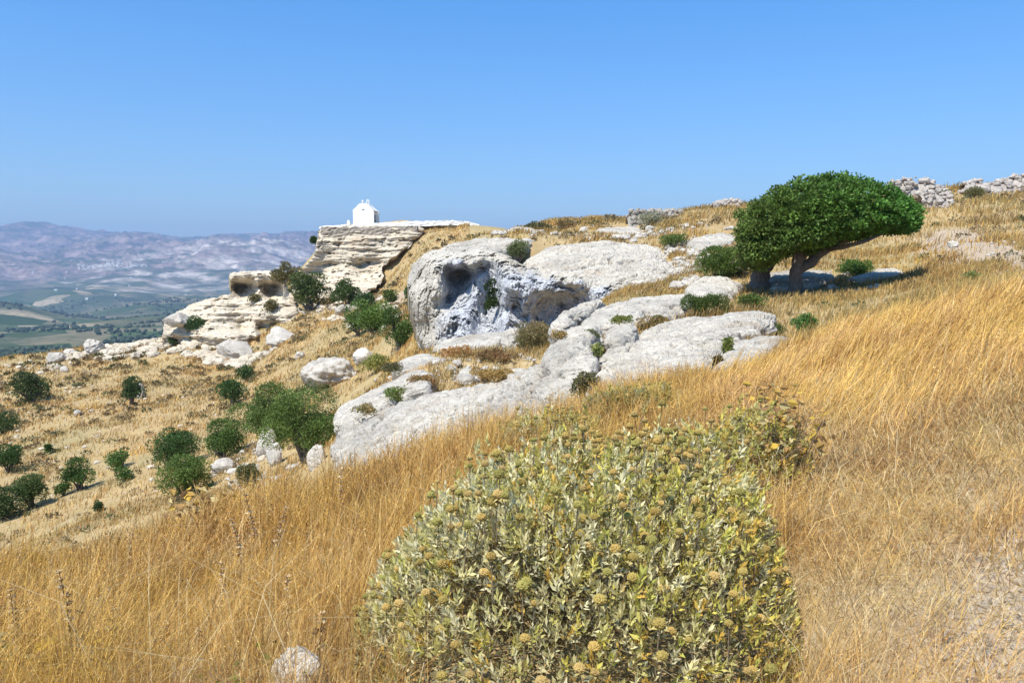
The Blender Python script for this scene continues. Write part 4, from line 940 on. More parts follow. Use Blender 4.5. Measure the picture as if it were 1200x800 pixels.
SH = [ # label, u, v_base, w, h, palette, extra
 ("bright green bushy tree in the gully, touching the left tip of the biggest slab", 360, 541, 96, 92, 'bright', dict(name="tree", cat="tree")),
 ("dark green tree behind the left shoulder of the bright gully tree", 312, 522, 80, 74, 'mid', dict(name="tree", cat="tree")),
 ("round bush left of the dark gully tree, above the pale wedged rock", 263, 537, 48, 50, 'mid', {}),
 ("wide flat topped bush leaning right, upper left of the gully group", 207, 548, 58, 46, 'dark', {}),
 ("dark round bush lowest of the gully group, above the dry grass", 220, 584, 52, 52, 'mid', {}),
 ("olive lime tuft growing between the pale rocks below the gully trees", 289, 578, 28, 40, 'olive', dict(trunk=False)),
 ("dark bush on the slope above the gully group, with a smaller one touching its top", 273, 474, 34, 32, 'dark', {}),
 ("small bush touching the top right of the dark bush above the gully", 289, 447, 18, 20, 'dark', {}),
 ("lone upright shrub in the middle of the bare left slope", 153, 476, 27, 36, 'dark', {}),
 ("broad dark shrub on the left slope below the crest stones", 36, 472, 42, 36, 'dark', {}),
 ("shrub cut by the left picture edge, upper of two", 0, 508, 34, 26, 'dark', {}),
 ("tall shrub at the left picture edge, below the upper cut one", 11, 554, 28, 42, 'dark', {}),
 ("shrub right of the big clump at the lower left edge", 38, 594, 38, 44, 'dark', {}),
 ("wide bush low at the left picture edge, nearest the grass", 6, 608, 44, 38, 'dark', {}),
 ("little round crowned tree on a thin trunk, low on the left slope", 94, 574, 34, 38, 'mid', dict(name="tree", cat="tree", low=.3)),
 ("small pale green bush at the left foot of the little round tree", 75, 581, 18, 16, 'mid', {}),
 ("small bush left of the gully group, upper of a close pair", 141, 549, 26, 21, 'mid', {}),
 ("small bush left of the gully group, lower of a close pair", 147, 564, 18, 18, 'mid', {}),
 ("tiny dark bush alone just above the dry grass brow", 117, 600, 13, 14, 'dark', {}),
 ("tiny green tuft among pebbles below the middle of the slope", 57, 532, 8, 12, 'mid', dict(trunk=False)),
 ("round dark tree at the left foot of the chapel crag", 363, 365, 40, 44, 'dark', dict(name="tree", cat="tree")),
 ("smaller dark tree right of the round one at the chapel crag's foot", 406, 360, 28, 36, 'dark', dict(name="tree", cat="tree")),
 ("round dark shrub left on the broken crag ledge", 231, 401, 27, 30, 'dark', {}),
 ("olive shrub right of the round one on the broken crag ledge", 252, 397, 20, 26, 'olive', {}),
 ("narrow small shrub at the western foot of the broken crag", 205, 406, 13, 18, 'dark', {}),
 ("dark low shrub behind the gully clump below the chapel crag", 428, 362, 24, 20, 'dark', {}),
 ("large shrub at the top of the clump left of the cave cliff", 441, 392, 52, 44, 'mid', {}),
 ("big dark shrub pressed against the left foot of the cave cliff", 468, 409, 44, 48, 'mid', {}),
 ("lower left shrub of the clump left of the cave cliff", 420, 394, 30, 28, 'mid', {}),
 ("shrub on top of the clump, between the large shrub and the cave cliff", 456, 356, 20, 16, 'mid', {}),
 ("low bright green mat of bush below the clump of gully shrubs", 441, 436, 38, 20, 'lime', dict(trunk=False)),
 ("narrow green shrub at the upper left edge of the cave cliff", 479, 356, 13, 24, 'mid', {}),
 ("low green plant at the cave cliff's left foot", 505, 410, 22, 12, 'mid', dict(trunk=False)),
 ("round olive cushion shrub on the rim above the cave cliff", 607, 306, 25, 25, 'olive', dict(d=39.6, leafpx=1.2)),
 ("wide dark cushion shrub spreading down left of the windswept tree", 838, 327, 62, 36, 'mid', dict(leafpx=1.25, nl=26, dens=1.4, trunk=False)),
 ("dark green shrub tucked against the windswept tree's left trunk", 862, 322, 24, 26, 'mid', {}),
 ("small dark cushion shrub on top of the cream dome", 790, 291, 29, 16, 'mid', dict(leafpx=1.2)),
 ("low wide green cushion in front of the grey rock by the windswept tree", 829, 370, 62, 24, 'mid', dict(leafpx=1.25, nl=24, trunk=False)),
 ("little green clump right of the low wide cushion, under the tree", 880, 362, 32, 18, 'mid', dict(leafpx=1.3)),
 ("brown and green cushion between the two upper pale slabs", 770, 388, 50, 18, 'mixed', dict(leafpx=1.2, nl=20, trunk=False)),
 ("small green shrub at the right end of the large right slab", 906, 395, 30, 16, 'mid', dict(leafpx=1.3)),
 ("green shrub on the dry field right of the large right slab", 944, 390, 34, 22, 'mid', dict(leafpx=1.3)),
 ("grey green shrub hanging on the undercut grey boulder", 684, 467, 26, 34, 'olive', dict(d=14.6, leafpx=1.3)),
 ("yellowish tuft in the gap beside the white angular rock", 700, 420, 16, 18, 'lime', dict(d=17.5, leafpx=1.2)),
 ("mixed brown and green grass clump at the right foot of the cave cliff", 627, 408, 44, 34, 'mixed', dict(leafpx=1.2, nl=20)),
 ("yellow olive tuft above the flattish boulder", 730, 380, 34, 10, 'lime', dict(d=22, leafpx=1.2, trunk=False)),
 ("grey green tuft between the flattish boulder and the white angular rock", 694, 398, 16, 12, 'olive', dict(d=19.4, leafpx=1.2, trunk=False)),
 ("brown cushion in the crack above the biggest slab, right part", 575, 446, 56, 16, 'brown', dict(d=23.5, leafpx=1.2, trunk=False, nl=18)),
 ("yellow green tuft in the crack between the strip and the biggest slab", 466, 470, 40, 16, 'lime', dict(d=21.0, leafpx=1.2, trunk=False)),
 ("brown tuft in the crack between the strip and the biggest slab, further right", 500, 456, 44, 18, 'mixed', dict(d=22.3, leafpx=1.2, trunk=False)),
 ("brown fringe of dry tufts along the crack, nearest the gully end", 428, 486, 34, 12, 'mixed', dict(d=19.6, leafpx=1.2, trunk=False)),
 ("brown cushion where the upper slab meets the white angular rock", 655, 398, 20, 10, 'mixed', dict(d=19.0, leafpx=1.2, trunk=False)),
 ("dark grey green cushion left of the thin flat rock", 461, 440, 26, 15, 'olive', dict(d=27.5, leafpx=1.2, trunk=False)),
 ("brown grass clump on the terrace below the cave ledge", 535, 418, 48, 12, 'brown', dict(leafpx=1.2, trunk=False, nl=18)),
 ("olive brown clump on the terrace, right of the brown grass clump", 585, 424, 54, 16, 'mixed', dict(leafpx=1.2, trunk=False, nl=18)),
 ("green tuft in the crevice at the lower right shelf's left end", 853, 418, 12, 24, 'lime', dict(d=15.6, leafpx=1.2)),
 ("dark tuft in the notch left of the lower right shelf", 842, 428, 12, 12, 'olive', dict(d=14.6, leafpx=1.2)),
 ("dark shrub lying in the shade under the windswept tree", 1002, 324, 52, 20, 'mid', dict(leafpx=1.4)),
 ("yellow flowering tuft on the dry field right of the tree's shade", 1140, 330, 22, 12, 'lime', dict(leafpx=1.2, trunk=False)),
 ("olive shrub on the skyline in front of the right stone bank", 1142, 233, 24, 13, 'olive', dict(leafpx=1.2)),
 ("grey green bush on the left end of the brow above the cliff", 630, 272, 32, 12, 'olive', dict(leafpx=1.2, trunk=False)),
 ("green tuft on the brow, right of the grey green bush", 662, 268, 28, 9, 'mixed', dict(leafpx=1.2, trunk=False)),
 ("pale olive bush in front of the ruined drystone wall", 762, 265, 28, 16, 'grey', dict(leafpx=1.2, trunk=False)),
 ("dark tuft on the white ledge above the cream dome", 712, 274, 12, 6, 'dark', dict(leafpx=1.2, trunk=False)),
 ("dark green ivy hanging in the crevice of the cave cliff", 576, 372, 15, 46, 'dark', dict(d=38.6, leafpx=1.3, trunk=False, depth=.4, name="ivy", cat="ivy")),
 ("small dark tuft on the ledge above the drystone terrace wall", 478, 277, 9, 5, 'dark', dict(d=131.5, trunk=False)),
 ("dark bush clinging to the left edge of the chapel crag", 369, 287, 8, 9, 'dark', dict(d=134.5, trunk=False)),
 ("olive grass clump on the slope between the two crags", 337, 338, 28, 30, 'olive', dict(d=121, trunk=False)),
 ("olive clump on the shoulder above the small cave crag", 318, 366, 18, 14, 'olive', dict(d=114.5, trunk=False)),
 ("olive clump above the left slot of the broken crag", 298, 354, 14, 9, 'olive', dict(d=118, trunk=False)),
]
for i, (lb, u, v, w, h, pal, kw) in enumerate(SH): shrub(lb, u, v, w, h, pal, i, **kw)

# ---- the windswept tree
TD = 30.0
tb0 = P(931, 343, TD); tb0[2] = gz(tb0[0], tb0[1])
tree = empty("windswept_tree", tb0, "large evergreen tree combed by wind into a low dome, on two trunks", "tree")
topP = np.array([(863, 258), (869, 246), (882, 233), (905, 218), (930, 207), (960, 203), (1000, 205), (1035, 215), (1056, 228), (1070, 243), (1078, 258)], float)
botP = np.array([(863, 290), (872, 312), (890, 318), (910, 306), (930, 297), (950, 296), (975, 287), (1000, 281), (1035, 273), (1060, 271), (1078, 266)], float)
r = np.random.default_rng(77)
def crown_pt(u, s, t):
    tv = np.interp(u, topP[:, 0], topP[:, 1]); bv = np.interp(u, botP[:, 0], botP[:, 1]); mv = bv * .72 + tv * .28
    q = np.sqrt(np.clip(1 - s * s, 0, 1)); v = np.where(t > 0, mv + (tv - mv) * q * t, mv + (bv - mv) * q * (-t))
    hd = 2.55 * np.sqrt(np.clip(1 - ((u - 968) / 113) ** 2, 0.22, 1))
    p = P(u, v, TD + 0.6); p[:, 1] += s * hd; p[:, 0] *= (1 + .8 * (p[:, 1] / (TD + .6) - 1)); return p
nc_ = 2000
cu = r.uniform(868, 1071, nc_); cs = np.sin(r.uniform(-1.5, 1.5, nc_)); ct = np.where(r.random(nc_) < .52, 1, -1) * r.uniform(0, 1.0, nc_) ** .75
cc = crown_pt(cu, cs * .92, ct * .93); ctr = P(965, 262, TD + .6)
cr = r.uniform(.12, .34, nc_); ctint = r.random(nc_)
NL = 110000
k = r.choice(nc_, NL, p=cr ** 2 / (cr ** 2).sum())
nv = unit(r.normal(size=(NL, 3)))
C = cc[k] + nv * (cr[k] * r.uniform(.35, 1.0, NL))[:, None] * np.array([1.1, 1.1, .75])
outw = unit((C - ctr) * np.array([.5, 1, 1.6]))
keep = (C[:, 2] > P(930, 322, TD)[2])
D = unit(outw * .9 + r.normal(size=(NL, 3)) * .75 + [.15, 0, .1])
uu = 600 + C[:, 0] / C[:, 1] * FPX
rightness = np.clip((uu - 880) / 180, 0, 1)
g0 = np.array([.140, .200, .040]); g1 = np.array([.095, .225, .036])
col = g0 * (1 - rightness)[:, None] + g1 * rightness[:, None]
col = col * (.55 + .8 * ctint[k])[:, None] * r.uniform(.7, 1.35, (NL, 1))
yl = r.random(NL) < .05; col[yl] = np.array([.13, .14, .035]) * r.uniform(.7, 1.2, (yl.sum(), 1))
L = r.uniform(.085, .15, NL)
V, F = leaves(C[keep], D[keep], L[keep], L[keep] * .62, r, .15)
obj("crown", V, F, M_GLOSSLEAF, parent=tree, attrs=dict(tint=rep4(col[keep])))
def limb(parent, name, pts, radii, n=10, rough=.12):
    pts = np.array([P(u, v, d) for u, v, d in pts]); 
    tt = np.linspace(0, 1, len(pts)); t2 = np.linspace(0, 1, len(pts) * 5)
    q = np.stack([np.interp(t2, tt, pts[:, i]) for i in range(3)], 1); q[1:-1] = (q[:-2] + q[1:-1] * 2 + q[2:]) / 4
    rr2 = np.interp(t2, tt, radii); V, F = tube(q, rr2, n)
    V = V + vnormals(V, F) * (rough * np.repeat(rr2, n) * 2 * fbm(V * 4, 3))[:, None]
    return V, F
def limb_obj(name, specs):
    return obj(name, *joinmesh([limb(tree, name, p, r_) for p, r_ in specs]), M_BARK, parent=tree, smooth=True)
limb_obj("trunk", [([(931, 346, 30), (932, 330, 30), (933, 315, 30), (936, 300, 30.1), (938, 280, 30.3), (945, 250, 30.5)], [.30, .24, .22, .2, .14, .06]),
                   ([(934, 312, 30.05), (942, 300, 30.1), (950, 288, 30.3), (955, 270, 30.6)], [.13, .12, .09, .05])])
limb_obj("trunk", [([(890, 345, 31.2), (890, 330, 31.2), (892, 315, 31.2), (896, 300, 31.2), (890, 280, 31), (885, 262, 30.8)], [.46, .36, .32, .22, .15, .06]),
                   ([(893, 318, 31.1), (903, 306, 31.1), (914, 294, 31), (925, 270, 30.9)], [.26, .22, .16, .08]), ([(894, 322, 31.2), (885, 308, 31.4), (878, 290, 31.6), (874, 275, 31.4)], [.2, .15, .1, .05])])
limb_obj("limb", [([(933, 320, 30), (942, 312, 30), (952, 307, 30.1), (960, 298, 30.2), (975, 289, 30.4), (995, 280, 30.5), (1020, 268, 30.6)], [.17, .19, .19, .15, .13, .1, .05]),
                  ([(968, 292, 30.3), (985, 290, 29.6), (1010, 284, 29.2), (1035, 274, 29.2)], [.1, .09, .07, .04]), ([(990, 282, 30.5), (1010, 268, 31.2), (1030, 255, 31.6)], [.08, .07, .03])])
tw = []
for j in range(46):
    u0 = r.uniform(872, 895); v0 = r.uniform(285, 318); a = r.uniform(-1, .2)
    tw.append(limb(tree, "", [(u0, v0, 30.8 + r.normal() * .6), (u0 - r.uniform(3, 9), v0 - r.uniform(0, 8), 30.6 + r.normal() * .6), (u0 - r.uniform(9, 20), v0 - r.uniform(-6, 16), 30.5 + r.normal() * .6)], [.03, .02, .008], 5, 0))
obj("twigs", *joinmesh(tw), M_STEM, parent=tree)

# ------------------------------------------------------------------ dry grass
BUSH_C = np.array([0.27, 3.80]); BUSH_R = np.array([1.02, 1.42])
GOLD = px_world([(830, 452), (925, 412), (1010, 380), (1090, 350), (1215, 334), (1420, 320), (1420, 450), (1215, 440), (1060, 520), (920, 520)])
MAT_ = px_world([(930, 620), (960, 560), (1120, 520), (1230, 500), (1330, 520), (1230, 560), (1110, 650), (1020, 760), (940, 800)])
def blades(x, y, h, w, lean, leanang, col, r, tipcol=None, zoff=0.0, heads=None):
    n = len(x); z = ground(x, y)
    B = np.stack([x, y, z - 0.02 + zoff], 1)
    a = r.uniform(0, 2 * math.pi, n); S = np.stack([np.cos(a), np.sin(a), np.zeros(n)], 1) * (w / 2)[:, None]
    ld = np.stack([np.cos(leanang), np.sin(leanang), np.zeros(n)], 1)
    up = np.array([0, 0, 1.0]); l = lean[:, None]; h_ = h[:, None]
    M = B + up * h_ * .55 * np.sqrt(np.clip(1 - l * l * .3, .05, 1)) + ld * h_ * l * .30
    Tt = B + up * h_ * np.sqrt(np.clip(1 - (l * .85) ** 2, .04, 1)) + ld * h_ * l * .95
    V = np.stack([B - S, B + S, M + S * .8, M - S * .8, Tt + S * .25, Tt - S * .25], 1).reshape(-1, 3)
    i = np.arange(n)[:, None] * 6
    F = np.concatenate([i + [0, 1, 2, 3], i + [3, 2, 4, 5]], 1).reshape(-1, 4)
    c = np.repeat(col, 6, 0)
    if heads is not None and heads.any():       # hanging spikelets of wild oats
        k = np.where(heads)[0]; m = 5
        T5 = np.repeat(Tt[k], m, 0); dn = unit(np.repeat((Tt - M)[k], m, 0)); fr = np.tile(np.linspace(0, .32, m), len(k))[:, None] * np.repeat(h[k], m)[:, None]
        D = unit(dn * .5 + r.normal(size=(len(T5), 3)) * .5 - [0, 0, .25])
        hw_ = np.repeat(w[k], m)
        Vh, Fh = leaves(T5 - dn * fr, D, np.clip(hw_ * 5, .010, .035) * r.uniform(.7, 1.3, len(hw_)), np.clip(hw_ * 1.2, .003, .010), r)
        F = np.concatenate([F, Fh + len(V)]); V = np.concatenate([V, Vh]); c = np.concatenate([c, rep4(np.repeat(col[k] * 1.08, m, 0))])
    return V, F, c
GP = np.array([(.60, .41, .155), (.68, .50, .22), (.45, .275, .115), (.76, .62, .36), (.24, .14, .065), (.68, .51, .17)])
def in_slabs(x, y, ex=()):
    m = np.zeros(len(x), bool)
    for s in SLABS:
        bx = s['bb']; c = (x > bx[0]) & (x < bx[1]) & (y > bx[2]) & (y < bx[3])
        if c.any(): m[c] |= inpoly(x[c], y[c], s['foot'])
    return m
def sector(n, r0, r1, a0, a1, r, pw=2.0):
    q = r.random(n); rr_ = (r0 ** pw + q * (r1 ** pw - r0 ** pw)) ** (1 / pw); a = np.radians(r.uniform(a0, a1, n))
    return rr_ * np.sin(a), rr_ * np.cos(a)
def tint_of(x, y, r, w):
    n = len(x); a = fbm(xy0(x, y, .8, 4), 3) ; b = fbm(xy0(x, y, 3.0, 9), 2)
    p = np.stack([1.0 + 0 * a, .75 + .5 * b, np.clip(.55 - .9 * a, .05, 2), np.clip(.35 + .3 * b, .05, 1), np.clip(.25 - .7 * a, .02, 1), np.clip(.35 + .9 * a, .05, 1)], 1) * w
    cdf = np.cumsum(p / p.sum(1, keepdims=True), 1); k = (r.random(n)[:, None] > cdf).sum(1).clip(0, 5)
    return GP[k] * r.uniform(.6, 1.3, (n, 1))
r = np.random.default_rng(5)
def near_grass(n, r0, r1, a0, a1):
    x, y = sector(n, r0, r1, a0, a1, r)
    ok = ~in_slabs(x, y)
    e = ((x - BUSH_C[0]) / BUSH_R[0]) ** 2 + ((y - BUSH_C[1]) / BUSH_R[1]) ** 2
    ok &= (e > .85) & ~((y < 2.7) & (x > -.35) & (x < .75))
    path = inpoly(x, y, PATH); pd_ = polydist(x, y, PATH); pin = np.where(path, sstep(pd_, 0, .45), 0)
    cl = fbm(xy0(x, y, 1.3, 2), 3)
    dens = np.clip(.58 + .75 * cl + .35 * fbm(xy0(x, y, 5, 6), 2), .06, 1) * (1 - .85 * pin * np.clip(1.0 + .8 * fbm(xy0(x, y, 2.1, 31), 3), .4, 1.15))
    ok &= r.random(n) < dens
    x, y, pin, cl = x[ok], y[ok], pin[ok], cl[ok]; n = len(x); d = np.hypot(x, y)
    gold = (inpoly(x, y, GOLD) & (r.random(n) < .35 + polydist(x, y, GOLD) / 1.2)) ; mat = inpoly(x, y, MAT_)
    right = sstep(x - .18 * y, .2, 1.2)
    hh = (.40 + .14 * cl) * (1 + .45 * fbm(xy0(x, y, 2.6, 51), 3)) * (1 - .42 * right) * np.where(gold, 1.55, 1) * np.where(mat, .80, 1) * (1 - .84 * pin) * r.uniform(.45, 1.25, n)
    hh *= np.where(d < 2.4, .6, 1)
    lean = np.clip(r.normal(.45, .28, n) + .22 * mat + .25 * right + .3 * pin, .02, .99)
    la = r.normal(.35, 1.35, n) + 2.2 * fbm(xy0(x, y, .9, 7), 2)
    la = np.where(gold, r.normal(.25, .45, n), la); lean = np.where(gold, np.clip(r.normal(.5, .15, n), .1, .9), lean)
    w = np.maximum(.0022, .00072 * d) * r.uniform(.7, 1.4, n)
    wt = np.ones((n, 6)); wt[:, 5] += gold * 2.5; wt[:, 4] *= np.where(gold, .2, 1); wt[:, 2] += mat * 1.2; wt[:, 3] += mat * .5; wt[:, 3] += pin * 1.5 + right * .5; wt[:, 2] += right * .7; wt[:, 0] += right * .2
    col = tint_of(x, y, r, wt)
    warm = np.clip(right * np.where(gold, .35, 1) + pin * .5 + .25 + .8 * fbm(xy0(x, y, .8, 41), 4), 0, 1)[:, None]; col = col * (np.array([(1.0, .87, .57)]) * (1 - warm) + np.array([(1.16, 1.03, .88)]) * warm)
    return blades(x, y, hh, w, lean, la, col, r, heads=(r.random(n) < .11) & (hh > .28))
V, F, c = near_grass(400000, 1.7, 14.5, -54, 60)
tag(obj("dry_grass", V, F, M_GRASS, attrs=dict(tint=c)), kind='stuff')
# fallen stalks lying across the turf
n = 900; x, y = sector(n, 2.2, 9, -38, 38, r); ok = ~in_slabs(x, y); x, y = x[ok], y[ok]; n = len(x)
V, F, c = blades(x, y, r.uniform(.35, .8, n), np.full(n, .0035), r.uniform(.9, 1.02, n), r.uniform(0, 6.28, n), np.array([(.58, .45, .24)]) * r.uniform(.8, 1.15, (n, 1)), r, zoff=.12)
tag(obj("fallen_stalks", V, F, M_GRASS, attrs=dict(tint=c)), kind='stuff')

n = 170000; x, y = sector(n, 1.9, 8.5, -50, 56, r); e = ((x - BUSH_C[0]) / BUSH_R[0]) ** 2 + ((y - BUSH_C[1]) / BUSH_R[1]) ** 2
pq = inpoly(x, y, PATH); ok = ~in_slabs(x, y) & (e > .8) & (~pq | (r.random(n) < .5)) & (r.random(n) < np.clip(.35 + 1.2 * sstep(x - .1 * y, -.3, 1.2) + .5 * fbm(xy0(x, y, 2.2, 12), 3), .05, 1)); x, y = x[ok], y[ok]; n = len(x)
wt = np.ones((n, 6)); wt[:, 3] += 1.2; wt[:, 4] += .8
V, F, c = blades(x, y, r.uniform(.04, .20, n), np.maximum(.0022, .0007 * np.hypot(x, y)) * r.uniform(.7, 1.3, n), r.uniform(.92, 1.06, n), r.uniform(0, 6.28, n), tint_of(x, y, r, wt), r, zoff=.022)
V[:, 2] += np.repeat(r.uniform(0, .07, n) * (r.random(n) < .6), 6)
tag(obj("straw_litter", V, F, M_GRASS, attrs=dict(tint=c)), kind='stuff')

def mid_grass(n, r0, r1, a0, a1, hscale, wk, seed, tone=1.0, clump=.3):
    x, y = sector(n, r0, r1, a0, a1, r, 1.6)
    ok = ~in_slabs(x, y); cl = fbm(xy0(x, y, clump, seed), 4)
    bare_ = np.where(inpoly(x, y, PATH_FAR) | inpoly(x, y, SCAR), .12, 1)
    ok &= r.random(n) < np.clip(.55 + .8 * cl, .05, 1) * bare_
    x, y, cl = x[ok], y[ok], cl[ok]; n = len(x); d = np.hypot(x, y)
    gold = inpoly(x, y, GOLD) & (r.random(n) < .35 + polydist(x, y, GOLD) / 2)
    hh = hscale * (1 + .6 * cl) * r.uniform(.5, 1.3, n) * np.where(gold, 1.7, 1)
    w = wk * d * r.uniform(.7, 1.4, n)
    wt = np.ones((n, 6)); wt[:, 5] += gold * 2; wt[:, 2] += .9; wt[:, 4] += .5
    col = tint_of(x * .3, y * .3, r, wt)
    gr = np.clip(.68 - .9 * fbm(xy0(x, y, .09, seed + 3), 3), 0, .85)[:, None] * (r.random((n, 1)) < .7)
    col = (col * (1 - gr) + np.array([(.29, .265, .15)]) * gr) * np.array(tone)
    col = np.where(gold[:, None], col * np.array([(.92, .83, .60)]), col * np.array([(.90, .78, .57)]))
    return blades(x, y, hh, w, np.clip(r.normal(.4, .2, n), 0, .95), r.normal(.3, 1.0, n), col, r)
V, F, c = mid_grass(135000, 13.5, 45, -6, 50, .24, .00085, 3)
V2, F2, c2 = mid_grass(90000, 42, 85, -8, 41, .34, .0009, 6)
V3, F3, c3 = mid_grass(70000, 16, 45, -41, -6, .20, .0008, 8, (1.22, 1.20, 1.25))
V4, F4, c4 = mid_grass(110000, 44, 145, -41, -3, .34, .0008, 9, (1.22, 1.20, 1.25))
Vj, Fj = joinmesh([(V, F), (V2, F2), (V3, F3), (V4, F4)])
tag(obj("hillside_grass", Vj, Fj, M_GRASS, attrs=dict(tint=np.concatenate([c, c2, c3, c4]))), kind='stuff')
# low thorny scrub dotted over the slopes
def scrub(n, r0, r1, a0, a1, seed):
    x, y = sector(n, r0, r1, a0, a1, r, 1.6); ok = ~in_slabs(x, y) & (r.random(n) < np.clip(.45 + 1.1 * fbm(xy0(x, y, .12, seed), 3), .03, 1))
    x, y = x[ok], y[ok]; n = len(x); z = ground(x, y); d = np.hypot(x, y)
    m = 42; R_ = r.uniform(.12, .42, n) * np.clip(d / 45, .6, 1.5)
    nv = unit(r.normal(size=(n * m, 3))); nv[:, 2] = np.abs(nv[:, 2]); Rm = np.repeat(R_, m)
    C = np.repeat(np.stack([x, y, z], 1), m, 0) + nv * (Rm * r.uniform(.5, 1, n * m) ** .5)[:, None] * [1, 1, .75]
    D = unit(nv + r.normal(size=nv.shape) * .5); ls = np.repeat(.0017 * d, m) * r.uniform(.7, 1.4, n * m)
    base = np.array([(.19, .145, .07), (.27, .19, .09), (.15, .15, .06), (.31, .23, .12)])[r.integers(0, 4, n)]
    col = np.repeat(base, m, 0) * r.uniform(.7, 1.3, (n * m, 1))
    V, F = leaves(C, D, ls * 1.6, ls, r); return V, F, rep4(col)
parts = [scrub(2200, 38, 140, -41, -4, 4), scrub(1100, 22, 80, -5, 41, 6)]
Vj, Fj = joinmesh([(a, b) for a, b, _ in parts])
tag(obj("low_scrub", Vj, Fj, M_LEAF, attrs=dict(tint=np.concatenate([q[2] for q in parts]))), kind='stuff')

